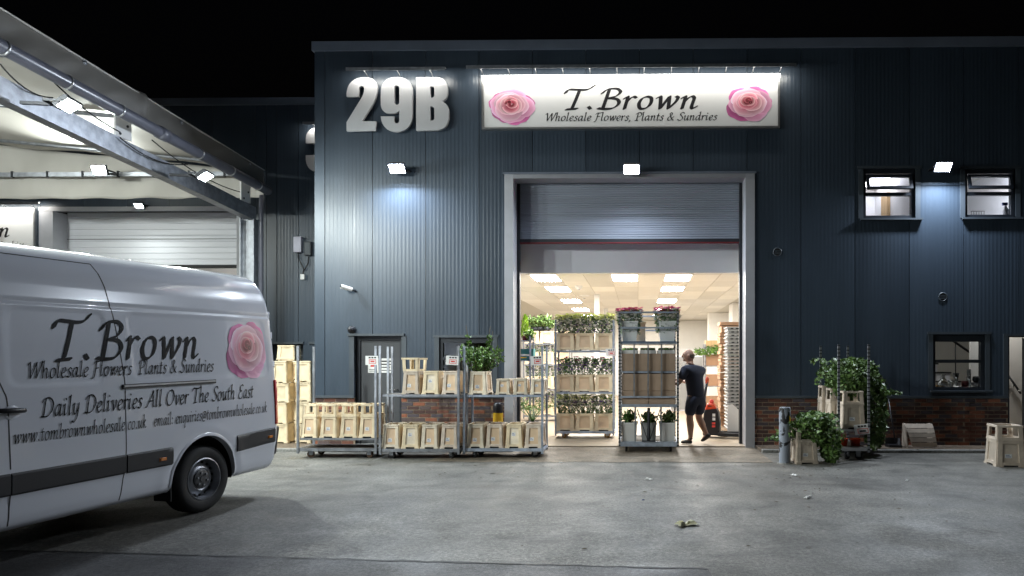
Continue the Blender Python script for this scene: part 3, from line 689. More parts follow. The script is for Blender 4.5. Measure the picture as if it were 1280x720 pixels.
# small fittings on the wall
for i, (px, py) in enumerate(((972, 315), (1179, 371))):
    p = P(px, py, -.02)
    v = MB(); mm = Matrix.Translation((p.x, -.005, p.z)) @ Matrix.Rotation(R(90), 4, 'X'); v.lathe([(.075, 0), (.085, .008), (.07, .010), (.066, .004)], 20, mm); o = v.build('wall_vent', 'trim', wh, True)
    v = MB(); v.lathe([(.067, .003), (.001, .003)], 18, mm); v.build('vent_back', 'black', o)
    for k in range(3): MB().box(p.x - .058, p.x + .058, -.013, -.008, p.z - .035 + k * .028, p.z - .024 + k * .028).build('vent_louvre', 'trim', o)
p = P(432, 359, -.12); t = thing('security_camera', 'white bullet security camera on the cladding', 'camera', (p.x, -.0, p.z))
cm = MB(); dirv = Vector((-.75, -.6, .25)).normalized(); b0 = Vector((.1, -.08, -.04)); cm.tube([b0, b0 + dirv * .2], .04, 14); cm.build('body', 'pw', t, auto=40)
MB().tube([b0 + dirv * .195, b0 + dirv * .21], .03, 12).build('lens', 'ink', t); MB().tube([(.14, -.005, -.06), (.14, -.05, -.06), b0 + dirv * .03], .018, 8).build('bracket', 'darkmetal', t, True)
p = P(437.5, 412, -.1); t = thing('dome_camera', 'small black dome camera above the dark personnel door', 'camera', (p.x, -.0, p.z))
dm = Matrix.Rotation(R(90), 4, 'X'); MB().lathe([(.075, 0), (.075, .04), (.06, .05)], 16, dm).build('base', 'darkmetal', t, True); MB().lathe([(.06, .05), (.052, .085), (.03, .11), (.001, .118)], 16, dm).build('dome', 'ink', t, True)

# ---- floodlights
def flood(loc, label, glow, group=None, face=(0, -1), tilt=46, size=(.30, .2), arm=.14, hood=0.):
    ang = math.atan2(face[0], -face[1])
    t = thing('floodlight', label, 'floodlight', loc, ang, group)
    m_ = Matrix.Translation((0, -arm, 0)) @ Matrix.Rotation(R(90 - tilt), 4, 'X')
    w_, h_ = size
    h = MB(); h.box(-w_ / 2, w_ / 2, -.02, .035, -h_ / 2, h_ / 2, m_); 
    for k in range(7): h.box(-w_ / 2 + .02 + k * (w_ - .045) / 6, -w_ / 2 + .026 + k * (w_ - .045) / 6, .035, .06, -h_ / 2 + .02, h_ / 2 - .02, m_)
    h.build('housing', 'darkmetal', t)
    l = MB(); e = .018; l.poly([m_ @ Vector(q) for q in ((-w_ / 2 + e, -.023, -h_ / 2 + e), (w_ / 2 - e, -.023, -h_ / 2 + e), (w_ / 2 - e, -.023, h_ / 2 - e), (-w_ / 2 + e, -.023, h_ / 2 - e))]); l.build('lens', glow, t)
    if hood:
        tp_ = m_ @ Vector((0, -.02, h_ / 2)); MB().box(-w_ / 2 - .01, w_ / 2 + .01, tp_.y - hood, tp_.y + .02, tp_.z + .002, tp_.z + .008).build('glare_hood', 'darkmetal', t)
    b = MB(); b.box(-w_ / 2 - .02, -w_ / 2 - .012, -arm - .02, .0, -.015, .015).box(w_ / 2 + .012, w_ / 2 + .02, -arm - .02, .0, -.015, .015).box(-w_ / 2 - .02, w_ / 2 + .02, -.008, -.0, -.02, .02); b.build('bracket', 'darkmetal', t)
    return t
for px, py, lb in ((496, 210, 'floodlight on the cladding below the big unit number'), (789.5, 211, 'floodlight on the cladding above the roller door'), (1179, 208, 'floodlight on the cladding between the two upper windows')):
    p = P(px, py, -.26); flood((p.x, -.004, p.z), lb, 'flood_glow', 'floodlights along the main facade', arm=.24)

# ---- main sign board with its light bar
a, b = P(602, 94, -.1), P(975, 159.5, -.1)
sg = thing('shop_sign', 'long white sign board with calligraphic name between two printed pink roses', 'sign', ((a.x + b.x) / 2, -.006, b.z)); sw, sh = b.x - a.x, a.z - b.z
MB().box(-sw / 2 + .02, sw / 2 - .02, -.07, 0, .02, sh - .02).build('panel', 'sign_face', sg)
fr = MB(); e = .035; fr.box(-sw / 2, sw / 2, -.09, 0, 0, e).box(-sw / 2, sw / 2, -.09, 0, sh - e, sh).box(-sw / 2, -sw / 2 + e, -.0895, 0, e, sh - e).box(sw / 2 - e, sw / 2, -.0895, 0, e, sh - e); fr.build('frame', 'alu', sg)
sfn = lambda x, z, e: (x, -.0705 - e, z)
X_ = lambda px: P(px, 130, -.08).x - (a.x + b.x) / 2
Z_ = lambda py: P(787, py, -.08).z - b.z
tx = MB(); lettering(tx, 'T.Brown', X_(700), X_(873), Z_(136.0), .226, sfn, nib=.205, track=.10); tx.build('name_lettering', 'ink', sg)
tx = MB(); lettering(tx, 'Wholesale Flowers, Plants & Sundries', X_(681), X_(896), Z_(150.6), .088, sfn, nib=.19, k=5, track=.05); tx.build('tagline_lettering', 'ink', sg)
for k, (px, py) in enumerate(((640, 131), (937.5, 130))):
    rz_ = MB(); cx, cz = X_(px), Z_(py); rose_print(rz_, lambda x, y, e: (cx + x * .43, -.0705 - e, cz + y * .385), seed=3 + 2 * k); rz_.build('printed_rose', 'print', sg)
def light_bar(px0, px1, py, Y, arms, label, yy=-.3, wy=-.005):
    a, b = P(px0, py, wy + yy), P(px1, py, wy + yy); L = b.x - a.x
    t = thing('sign_light_bar', label, 'light bar', (a.x, wy, a.z))
    h = MB(); h.box(0, L, yy - .035, yy - .028, -.012, .05).box(0, L, yy - .028, yy + .05, .043, .05); h.build('housing', 'steel', t)
    n = MB(); n.poly([(.03, yy - .022, .006), (.03, yy + .022, .040), (L - .03, yy + .022, .040), (L - .03, yy - .022, .006)]); n.build('led_strip', 'sign_glow', t)
    for k in range(arms):
        x = L * (k + .5) / arms; MB().tube([(x, yy + .04, .02), (x, yy * .4, .01), (x, 0, -.06)], .009, 6).build('arm', 'alu', t, True)
        MB().lathe([(.022, -.11), (.022, -.05), (.008, -.04)], 10, Matrix.Translation((x, yy * .25, .0))).build('spigot', 'pw', t, True)
light_bar(583, 995, 86, 0, 12, 'long metal light bar above the white shop sign')
light_bar(433, 557, 88.5, 0, 3, 'short metal light bar above the big unit number')
# ---- big unit numbers
def outline(pts, seg=7):
    out = []; n = len(pts)
    for i, (x, y, r) in enumerate(pts):
        if r <= 0: out.append((x, y)); continue
        p = Vector((x, y)); a = Vector(pts[i - 1][:2]); b = Vector(pts[(i + 1) % n][:2])
        r = min(r, (a - p).length * (.5 if pts[i - 1][2] else 1), (b - p).length * (.5 if pts[(i + 1) % n][2] else 1))
        s0 = p + (a - p).normalized() * r; s1 = p + (b - p).normalized() * r
        for k in range(seg + 1):
            t = k / seg; k_ = .5 + .0
            out.append(tuple(s0 * (1 - t) ** 2 + p * 2 * t * (1 - t) * .82 + (s0 + s1) * .5 * 2 * t * (1 - t) * .18 + s1 * t * t))
    return out
def glyph_object(name, loops, conv, depth, m, parent, y):
    cu = bpy.data.curves.new(name, 'CURVE'); cu.dimensions = '2D'; cu.fill_mode = 'BOTH'; cu.extrude = depth / 2; cu.bevel_depth = .004
    for lp_ in loops:
        pts = [conv(*q) for q in outline(lp_)]; sp = cu.splines.new('POLY'); sp.points.add(len(pts) - 1); sp.use_cyclic_u = True
        for q, (u, v) in zip(sp.points, pts): q.co = (u, v, 0, 1)
    tmp = bpy.data.objects.new(name, cu); COL.objects.link(tmp)
    me = bpy.data.meshes.new_from_object(tmp.evaluated_get(bpy.context.evaluated_depsgraph_get())); bpy.data.objects.remove(tmp)
    o = bpy.data.objects.new(name, me); COL.objects.link(o); o.parent = parent; o.rotation_euler = (R(90), 0, 0); o.location = (0, y, 0)
    me.materials.clear(); me.materials.append(M[m]); return o
DIG = {'2': [[(106, 312, 0), (106, 135, 150), (395, 135, 150), (395, 318, 110), (245, 548, 0), (380, 548, 0), (380, 636, 0), (106, 636, 0), (106, 556, 0), (272, 285, 60), (272, 210, 26), (220, 210, 26), (220, 312, 0)]],
       '9': [[(430, 132, 125), (727, 132, 125), (727, 645, 140), (430, 645, 140), (430, 502, 0), (553, 502, 0), (553, 568, 26), (605, 568, 26), (605, 435, 0), (585, 470, 28), (430, 470, 110)], [(555, 207, 25), (605, 207, 25), (605, 393, 25), (555, 393, 25)]],
       'B': [[(765, 132, 0), (1060, 132, 100), (1060, 345, 70), (1000, 358, 0), (1070, 375, 70), (1070, 630, 110), (765, 630, 0)], [(895, 217, 0), (937, 217, 25), (937, 325, 25), (895, 325, 0)], [(895, 405, 0), (937, 405, 25), (937, 542, 25), (895, 542, 0)]],
       '3': [[(430, 132, 125), (727, 132, 125), (727, 365, 60), (700, 385, 0), (727, 405, 60), (727, 645, 140), (430, 645, 140), (430, 452, 0), (553, 452, 0), (553, 568, 26), (605, 568, 26), (605, 430, 15), (545, 415, 0), (545, 345, 0), (605, 335, 15), (605, 207, 25), (555, 207, 25), (555, 312, 0), (430, 312, 0)]]}
base = P(434, 164, -.12)
nm = thing('unit_number', 'big silver block numerals reading 29B fixed to the cladding', 'number sign', (base.x, -.006, base.z))
def conv_main(x, y): p = P(420 + x / 7.58, 80 + y / 7.58, -.12); return (p.x - base.x, p.z - base.z)
for ch_ in '29B':
    o = glyph_object('numeral', DIG[ch_], conv_main, .05, 'number', nm, -.11)
    for dx in (.25, .75):
        bb = [v.co for v in o.data.vertices]; xa = min(v.x for v in bb); xb = max(v.x for v in bb); MB().box(xa + (xb - xa) * dx - .012, xa + (xb - xa) * dx + .012, -.085, 0, .08, .104).build('stand_off', 'alu', nm)

# ================================================================== NEIGHBOURING WING (set back)
WY = 2.9
nb = thing('neighbouring_warehouse', 'set-back dark clad unit behind the canopy with white sectional door', 'building', (0, 0, 0))
wx_ = lambda px: P(px, 300, WY).x; wz_ = lambda px, py: P(px, py, WY).z
WT = wz_(300, 123)
HS = (wx_(50), wx_(301), 0., wz_(180, 264)); HD = (wx_(335), wx_(379), 0., wz_(360, 430))
WH = [HS, HD]
jx = wx_(319)
js = sorted([jx + k for k in range(-14, 3)] + [wx_(333), wx_(346)])
js = [j for j in js if j < CX0 + .3]
for a, b in zip(js, js[1:] + [CX0 + .1]):
    if b > a + .02: clad_panel(a, b, .06, WT - .15, WY, WH, nb, flat=(wx_(318) < (a + b) / 2 < wx_(346)))
MB().box(-22, CX0, WY - .05, WY + .3, WT - .16, WT).build('parapet_coping', 'coping', nb)
bk = MB()
for a, b, c, d in rects_minus(-22, CX0, .03, WT - .1, WH): bk.box(a, b, WY + .05, WY + .16, c, d)
bk.build('inner_sheathing', 'black', nb)
x0, x1, z0, z1 = HS
j2 = wx_(70)
MB().box(x0, j2 - .05, WY - .03, WY + .45, .0, z1 + .01).build('door_jamb', 'jamb', nb); MB().box(x1 - .08, x1, WY - .03, WY + .45, .0, z1 + .01).build('door_jamb', 'jamb', nb)
MB().box(x0, x1, WY - .04, WY + .0, z1 + .002, z1 + .10).build('door_head', 'jamb', nb)
zb2 = P(240, 331.5, WY + .4).z
sc = MB(); z = zb2
while z < z1:
    top = min(z + .14, z1 + .05)
    sc.poly([(j2 - .05, WY + .40, z), (x1, WY + .40, z), (x1, WY + .385, z + .012), (j2 - .05, WY + .385, z + .012)]); sc.poly([(j2 - .05, WY + .385, z + .012), (x1, WY + .385, z + .012), (x1, WY + .385, top - .006), (j2 - .05, WY + .385, top - .006)]); sc.poly([(j2 - .05, WY + .385, top - .006), (x1, WY + .385, top - .006), (x1, WY + .40, top), (j2 - .05, WY + .40, top)])
    z += .14
cu_ = sc.build('sectional_door', 'shutter_white', nb); MB().box(j2 - .05, x1, WY + .37, WY + .44, zb2 - .07, zb2).build('rubber_seal', 'black', cu_)
MB().box(j2 - .05, x1, WY + .372, WY + .384, P(240, 299, WY + .38).z, P(240, 299, WY + .38).z + .012).build('section_joint', 'darkmetal', cu_)
MB().box(-13.2, -7.9, WY + 3.0, WY + 3.1, .03, 5).build('interior_wall', 'pw', nb); MB().box(-13.2, -7.9, WY + .5, WY + 3.0, 4.9, 5.0).build('interior_ceiling', 'pw', nb); MB().box(-7.9, -7.8, WY + .5, WY + 3.1, .03, 5).build('interior_wall', 'pw', nb); MB().box(-13.3, -13.2, WY + .5, WY + 3.1, .03, 5).build('interior_wall', 'pw', nb); MB().box(-13.2, -7.9, WY - .0, WY + 3.1, .0, .05).build('interior_floor', 'concrete_floor', nb)
t = thing('ceiling_light', 'unseen strip light added to brighten the room behind the white sectional door', 'ceiling light', (-10.5, WY + 1.8, 4.88)); MB().box(-.75, .75, -.06, .06, -.05, 0).build('housing', 'pw', t); MB().poly([(-.73, -.05, -.052), (-.73, .05, -.052), (.73, .05, -.052), (.73, -.05, -.052)]).build('diffuser', mat('strip_glow', (1, .97, .92), .5, emit=40), t)  # unseen lamp added so the wall behind the raised door gets light
dd = MB(); dd.box(HD[0] - .1, HD[1] + .1, WY + .3, WY + .34, .05, HD[3] + .1); dd.build('door_leaf', 'frame', nb); MB().box(HD[0] - .12, HD[1] + .02, WY - .05, WY - .004, HD[3], HD[3] + .05).build('head_flashing', 'trim', nb)
MB().box(wx_(387), CX0, WY - .05, WY - .004, HD[3], HD[3] + .05).build('head_flashing', 'trim', nb)
# partial unit number
b3 = P(383, 160, WY - .1); n3 = thing('unit_number', 'big silver numeral half hidden behind the corner of the main unit', 'number sign', (b3.x, WY, b3.z))
glyph_object('numeral', DIG['3'], lambda x, y: ((x - 430) / 7.58 / 67, -(y - 132) / 7.58 / 67 * 1.0), .05, 'number', n3, -.1)
MB().box(.1, .13, -.08, 0, -.2, -.17).build('stand_off', 'alu', n3)
light_bar(379, 393 + 50, 155.5, 0, 3, 'metal light bar over the half hidden numeral', yy=-.25, wy=WY)
bpy.data.objects[-1] if False else None
# wing sign
a, b = P(42, 262, WY - .06), P(42, 330, WY - .06); s2 = thing('shop_sign', 'white sign board with calligraphic lettering cut off behind the delivery van', 'sign', (a.x, WY - .003, b.z)); hh = a.z - b.z
MB().box(-3.4, 0, -.05, 0, 0, hh).build('panel', 'sign_face', s2)
f_ = MB(); f_.box(-3.4, .02, -.07, 0, hh, hh + .035).box(.0, .035, -.069, 0, 0, hh).box(-3.4, .02, -.07, 0, -.035, 0); f_.build('frame', 'alu', s2)
sf2 = lambda x, z, e: (x, -.0505 - e, z); xr = P(12, 290, WY - .06).x - a.x; zb3 = P(8, 296, WY - .06).z - b.z
tx = MB(); lettering(tx, 'T.Brown', xr - 2.0, xr, zb3, .20, sf2, nib=.205, track=.1); tx.build('name_lettering', 'ink', s2)
xr2 = P(29, 308, WY - .06).x - a.x; tx = MB(); lettering(tx, 'Wholesale Flowers, Plants & Sundries', xr2 - 2.6, xr2, P(20, 309, WY - .06).z - b.z, .08, sf2, nib=.19, k=4, track=.05); tx.build('tagline_lettering', 'ink', s2)
light_bar(-160, 50, 256, 0, 6, 'metal light bar above the cut-off white sign', yy=-.25, wy=WY)
p = P(173.5, 256.5, WY - .16); flood((p.x, WY - .004, p.z), 'small floodlight on the wall above the white sectional door', 'canopy_glow', size=(.2, .14))
# wall boxes with cable on the wing
p = P(374, 316, WY); t = thing('antenna_box', 'pale grey junction box with black cable on the set-back wall', 'junction box', (p.x, WY, p.z)); MB().box(-.09, .09, -.1, 0, 0, .36).build('casing', mat('pale_grey_plastic', (.5, .5, .6), .4), t, bevel=.01)
MB().tube([(.0, -.05, 0), (.0, -.05, -.12), (.12, -.04, -.38), (.1, -.04, -.5)], .012, 6).build('cable', 'black', t, True); MB().tube([(.24, -.04, -.1), (.22, -.04, -.25), (.12, -.04, -.42)], .01, 6).build('cable', 'black', t, True); MB().box(.06, .15, -.07, 0, -.62, -.5).build('connector', 'pw', t)
p = P(386.5, 320, WY); t = thing('meter_box', 'dark grey box beside the pale junction box', 'junction box', (p.x, WY, p.z)); MB().box(-.08, .08, -.09, 0, 0, .32).build('casing', 'frame', t, bevel=.01); MB().box(-.06, .06, -.096, -.09, .03, .29).build('cover', 'trim', t)

# ================================================================== CANOPY on the left
SL = -.062
def cz(Y, z15, sl=-.062): return z15 + sl * (Y - 1.5)
cp = thing('canopy', 'grey tarpaulin loading canopy on galvanised beams beside the main unit', 'canopy', (-8, 1.5, 0)); C0 = Vector((8, -1.5, 0))
def cpt(x, Y, z): return (x + 8, Y - 1.5, z)
rn = random.Random(2)
def wrinkle(Y, t): return .022 * math.sin(Y * 2.1 + 3 * t) + .014 * math.sin(Y * 5.3 + t * 6) + .008 * math.sin(Y * 13 + t * 9)
def val(u, v):
    Y = 1.55 - 12 * u; top = cz(Y, 5.66, -.055); sag = .02 * math.sin(u * 55); fold = .06 * math.exp(-((Y + 2.05) / .10) ** 2)
    return cpt(-7.68 + wrinkle(Y, v) * (.3 + v) + fold - .05 * (1 - v) ** 3 * 4 * .3, Y, top - (.50 + sag * .4) * v)
vl = MB().grid(val, 200, 8).build('valance', 'tarp', cp, True, solid=.006)
def roof(u, v):
    Y = 1.55 - 12 * u; x = -7.69 - 7 * v; return cpt(x, Y, cz(Y, 5.66, -.055) + .10 * 7 * v + .04 * math.sin(Y * 2.6) * math.sin(v * 20) - .03)
MB().grid(roof, 60, 24).build('roof_sheet', 'tarp_in', cp, True, solid=.006)
def rearsheet(u, v):
    x = -7.75 - 7 * u; z = 5.06 + (5.66 + .10 * 7 * u - 5.09) * v
    return cpt(x, 1.62 + .05 * math.sin(x * 2.1 + v * 2) * v + .022 * math.sin(x * 5 - v * 4) + .006 * math.sin(x * 17 + v * 3), z + (0.012 * math.sin(x * 6) if v < .05 else 0))
MB().grid(rearsheet, 110, 14).build('rear_curtain', 'tarp_in', cp, True, solid=.005)
zr = P(150, 219.5, 1.5).z
MB().box(0 - 7, .2, -.07, -.02, zr - .03, zr + .06).build('rear_rail', 'steel', cp)
for k in range(9): MB().box(-.5 - k * .75, -.47 - k * .75, -.09, -.03, zr - .05, zr + .08).build('rail_clamp', 'darkmetal', cp)
gp = [cpt(-7.60, 1.5 - k * .5, cz(1.5 - k * .5, 5.18, -.042)) for k in range(0, 24)]
gt = MB().tube(gp, .092, 16).build('gutter_pipe', 'pvc', cp, True)
for k in range(12):
    Y = 1.1 - k * .95; c = Vector(cpt(-7.60, Y, cz(Y, 5.18, -.042))); dv = Vector((0, 1, SL)).normalized()
    big = k in (3, 8); MB().tube([c - dv * (.09 if big else .015), c + dv * (.09 if big else .015)], .106 if big else .100, 16).build('pipe_socket' if big else 'pipe_clip', 'pvc' if big else 'alu', gt, True)
bm_ = MB()
for s0, s1 in (((.0), (-.0)),):
    A, B = 1.6, -10.0
    def bx4(xa, xb, za, zb): bm_.hexa([cpt(xa, A, cz(A, za)), cpt(xb, A, cz(A, za)), cpt(xb, B, cz(B, za)), cpt(xa, B, cz(B, za)), cpt(xa, A, cz(A, zb)), cpt(xb, A, cz(A, zb)), cpt(xb, B, cz(B, zb)), cpt(xa, B, cz(B, zb))])
    bx4(-8.09, -7.91, 4.58, 4.60); bx4(-8.012, -7.99, 4.60, 4.84); bx4(-8.09, -7.91, 4.84, 4.86); bx4(-7.925, -7.91, 4.60, 4.84)
bm_.build('side_beam', 'steel', cp)
for xp in (0, -6.6):
    pc = MB(); zt = cz(1.5, 4.58)
    pc.box(xp - .15, xp - .13, -.1, .1, .05, zt).box(xp + .13, xp + .15, -.1, .1, .05, zt).box(xp - .13, xp + .13, -.01, .01, .05, zt).box(xp - .2, xp + .2, -.16, .16, .048, .07)
    pc.build('post', 'steel', cp)
    pc = MB(); zt = cz(-9, 4.58); pc.box(xp - .1, xp + .1, -10.6, -10.4, -.02, zt).box(xp - .2, xp + .2, -10.7, -10.3, -.06, .02); pc.build('post', 'steel', cp)
MB().tube([(.24, .05, 5.1), (.22, .05, 4.7), (.22, .05, .05)], .05, 10).build('downpipe', 'pvc', cp, True)
for k in range(5):
    Y = (1.2, -2.2, -5.6, -9.0, -10)[k]
    pl = MB().box(.07, .1, Y - 1.5 - .17, Y - 1.5 + .17, cz(Y, 4.87), cz(Y, 5.3)).build('bracket_plate', 'pw', cp)
    for q in (-.08, .08): MB().lathe([(.022, 0), (.02, .014), (.001, .014)], 8, Matrix.Translation((.1, Y - 1.5 + q, cz(Y, 5.0 + q))) @ Matrix.Rotation(R(90), 4, 'Y')).build('bolt', 'darkmetal', pl)
for k in range(6):
    Y = 1.0 - k * 2.1; MB().tube([cpt(-7.7, Y, cz(Y, 5.56)), cpt(-14.5, Y, cz(Y, 5.56) + .68)], .035, 8).build('roof_bow', 'steel', cp, True)
for (px, py), lb in (((66, 128), 'canopy floodlight nearest the open end of the side beam'), ((242, 218), 'canopy floodlight near the gutter downpipe end of the side beam')):
    d = ray(px, py); tt = (-7.45 - CAM.x) / d.x; p = CAM + d * tt
    flood((p.x - .02, p.y, p.z - .02), lb, 'canopy_glow_near', 'canopy floodlights', face=(1, .15), tilt=36, arm=.2)
    br = MB(); br.box(-.02, .02, .0, .36, -.02, .02); o = br.build('mounting_plate', 'darkmetal', [q for q in bpy.data.objects if q.name.startswith('floodlight') and q.get('label') == lb][0])
bm_ = MB()
for za, zb_2, xa, xb in ((4.58, 4.86, -14.58, -14.40),):
    bm_.hexa([cpt(xa, 1.6, cz(1.6, za)), cpt(xb, 1.6, cz(1.6, za)), cpt(xb, -10, cz(-10, za)), cpt(xa, -10, cz(-10, za)), cpt(xa, 1.6, cz(1.6, zb_2)), cpt(xb, 1.6, cz(1.6, zb_2)), cpt(xb, -10, cz(-10, zb_2)), cpt(xa, -10, cz(-10, zb_2))])
bm_.build('side_beam', 'steel', cp)
for yl, lb in ((-3.3, 'unseen floodlight added midway along the far side beam to light the canopy underside'), (-6.6, 'unseen floodlight added near the outer end of the far side beam to light the canopy underside')):
    flood((-14.38, yl, 5.55), lb, 'canopy_glow', 'canopy floodlights', face=(1, .45), tilt=72, arm=.2)  # added lamps out of view, brightening the canopy underside and rear curtain
for yl, lb in ((-6.5, 'canopy floodlight along the side beam over the van'), (-9.6, 'canopy floodlight at the outer end of the side beam')):
    flood((-7.82, yl, cz(yl, 4.75)), lb, 'canopy_glow_mid', 'canopy floodlights', face=(.6, .8), tilt=16, arm=.25)
p = P(137, 217, 1.4); flood((p.x, 1.43, p.z), 'canopy floodlight on the rear rail in front of the curtain', 'canopy_glow', 'canopy floodlights', tilt=70, arm=.30)
cb = MB()
for (p0, p1, sg_) in (((0, 80), (66, 122), 9), ((45, 80), (150, 165), 7), ((150, 172), (235, 205), 12), ((190, 175), (300, 240), 10)):
    A = ray(*p0); A = CAM + A * ((-7.86 - CAM.x) / A.x); B = ray(*p1); B = CAM + B * ((-7.86 - CAM.x) / B.x)
    o = MB().tube([A.lerp(B, k / 12) - Vector((0, 0, sg_ * .012 * 4 * (k / 12) * (1 - k / 12))) for k in range(13)], .010, 6).build('cable', 'black', None, True); o.data.transform(Matrix.Translation((8, -1.5, 0))); o.parent = cp

# ================================================================== DELIVERY VAN
wv0 = GG(262, 640); vy = R(10.15); vp = R(1.0)
ex = Vector((math.sin(vy) * math.cos(vp), math.cos(vy) * math.cos(vp), math.sin(vp))); ny = Vector((math.cos(vy), -math.sin(vy), 0)); ez = ex.cross(-ny)
van = thing('delivery_van', 'white high-roof delivery van with florist lettering and pink rose on its side', 'van')
vm = Matrix((ex, -ny, ez)).transposed().to_4x4(); vm.translation = Vector((wv0.x, wv0.y, gz(wv0.y))); van.matrix_world = vm
def lerp_tab(tab, t):
    if t <= tab[0][0]: return tab[0][1]
    for (a, va), (b, vb) in zip(tab, tab[1:]):
        if t <= b:
            f = (t - a) / (b - a); return va + (vb - va) * f
    return tab[-1][1]
def sm(a, b, x):
    t = max(0, min(1, (x - a) / (b - a))); return t * t * (3 - 2 * t)
PROF = [(.30, .09), (.33, .045), (.40, .03), (.55, .018), (.60, .006), (.78, .0), (.95, .004), (1.2, .010), (1.45, .016), (1.8, .028), (2.10, .044), (2.118, .053), (2.128, .053), (2.145, .048), (2.3, .068), (2.42, .105), (2.52, .165), (2.58, .24), (2.615, .34), (2.635, .48), (2.65, .75), (2.655, 1.0)]
SEND = [(.30, 1.04), (.42, 1.11), (.80, 1.13), (1.2, 1.13), (1.7, 1.125), (2.1, 1.10), (2.3, 1.07), (2.45, 1.035), (2.56, 1.0), (2.62, .96), (2.655, .92)]
def yprof(z): return lerp_tab(PROF, z)
def ktop(s): return 1. if s > -2.75 else (lerp_tab([(-4.62, .27), (-4.5, .36), (-3.95, .46), (-3.75, .50), (-2.9, .985), (-2.75, 1.)], s))
def rrect(s, z, s0, s1, z0, z1, r, e):
    qx = abs(s - (s0 + s1) / 2) - (s1 - s0) / 2 + r; qz = abs(z - (z0 + z1) / 2) - (z1 - z0) / 2 + r
    d = math.hypot(max(qx, 0), max(qz, 0)) + min(max(qx, qz), 0) - r
    return 1 - sm(-e, 0, d)
def side_y(s, z):
    y = yprof(z)
    y += .035 * sm(.35, 1.1, s) * (.4 + .6 * sm(.9, 2.2, z))
    y += .005 * rrect(s + (z - 1.4) * .10, z, -.86, 1.0, 1.43, 2.085, .10, .022) + .005 * rrect(s, z, -1.98, -1.14, 1.43, 2.085, .10, .022)
    y += .02 * sm(1.25, .85, z) * 0
    y -= .007 * math.exp(-((math.hypot((s + .03), (z - .36)) - .53) / .06) ** 2) * (1 if z < .95 else 0)
    if s < -3.0: y += .22 * ((-3.0 - s) / 1.65) ** 2.2
    return y
ACX, ACZ, ARX, ARZ = -.03, .36, .425, .458
FCX = -3.66
def arch_d(s, z, cx): return math.hypot((s - cx) / ARX, (z - ACZ) / ARZ)
zs = []
z = .30
zk = [p[0] for p in PROF]
while z < 2.30: zs.append(z); z += .022
zs = sorted([q for q in zs if all(abs(q - t) > .008 for t in (2.10, 2.118, 2.128, 2.145))] + [2.10, 2.118, 2.128, 2.145] + [2.34, 2.38, 2.42, 2.46, 2.50, 2.53, 2.555, 2.58, 2.60, 2.615, 2.628, 2.64, 2.65, 2.655])
S0 = -4.62; NS = 240
ts = [k / NS for k in range(NS + 1)]
body = MB(); idx = {}
def bpt(t, z, far):
    se = lerp_tab(SEND, z); s = S0 + (se - S0) * t; k = ktop(s); zz = .30 + (z - .30) * k
    y = side_y(s, z)
    ed = se - s
    if ed < .07: y += .07 * (1 - ed / .07) ** 2.2
    if s < S0 + .35: y += .30 * (1 - (s - S0) / .35) ** 2
    for cx in (ACX, FCX):
        d = arch_d(s, zz, cx)
        if d < 1.06 and zz < .84 and d > .90:       # snap to the wheel arch
            s = cx + (s - cx) / d; zz = ACZ + (zz - ACZ) / d
    y = min(y, 1.0)
    return (s, y if not far else 2.0 - y, max(zz, .30))
for far in (0, 1):
    for i, t in enumerate(ts):
        for j, z in enumerate(zs):
            idx[far, i, j] = len(body.v); body.v.append(bpt(t, z, far))
for far in (0, 1):
    for i in range(NS):
        for j in range(len(zs) - 1):
            q = [idx[far, i, j], idx[far, i + 1, j], idx[far, i + 1, j + 1], idx[far, i, j + 1]]
            c = [sum(body.v[v][k] for v in q) / 4 for k in range(3)]
            if any(arch_d(c[0], c[2], cx) < .985 for cx in (ACX, FCX)): continue
            body.f.append(tuple(q if not far else q[::-1]))
for i in (0, NS):
    for j in range(len(zs) - 1):
        q = (idx[0, i, j], idx[1, i, j], idx[1, i, j + 1], idx[0, i, j + 1]); body.f.append(q if i else q[::-1])
body.build('body', 'paint', van, auto=38)
def on_side(s, z, e=0.): return (s, side_y(s, z) - e, z)
def strip(mb, pts, w_, e):       # a ribbon that follows the body side
    for (s0, z0), (s1, z1) in zip(pts, pts[1:]):
        d = Vector((s1 - s0, z1 - z0)).normalized(); n = Vector((-d.y, d.x)) * w_ / 2
        mb.poly([on_side(s0 + n.x, z0 + n.y, e), on_side(s0 - n.x, z0 - n.y, e), on_side(s1 - n.x, z1 - n.y, e), on_side(s1 + n.x, z1 + n.y, e)])
seam = crom([(-1.165, 2.50), (-1.12, 2.36), (-1.08, 2.145), (-1.045, 2.0), (-.985, 1.6), (-.965, 1.4), (-.968, 1.1), (-.975, .8), (-1.0, .5), (-1.02, .34)], 6)
q = MB(); strip(q, seam, .011, .0008); strip(q, crom([(-2.32, 2.50), (-2.26, 2.3), (-2.16, 1.9), (-2.09, 1.6), (-2.02, 1.42), (-1.99, 1.3), (-1.985, .9), (-1.985, .34)], 6), .011, .0008)
strip(q, [(-2.32 + k * .1155, 2.50) for k in range(11)], .008, .0008); q.build('door_seam', mat('panel_gap', (.03, .03, .035), .7), van)
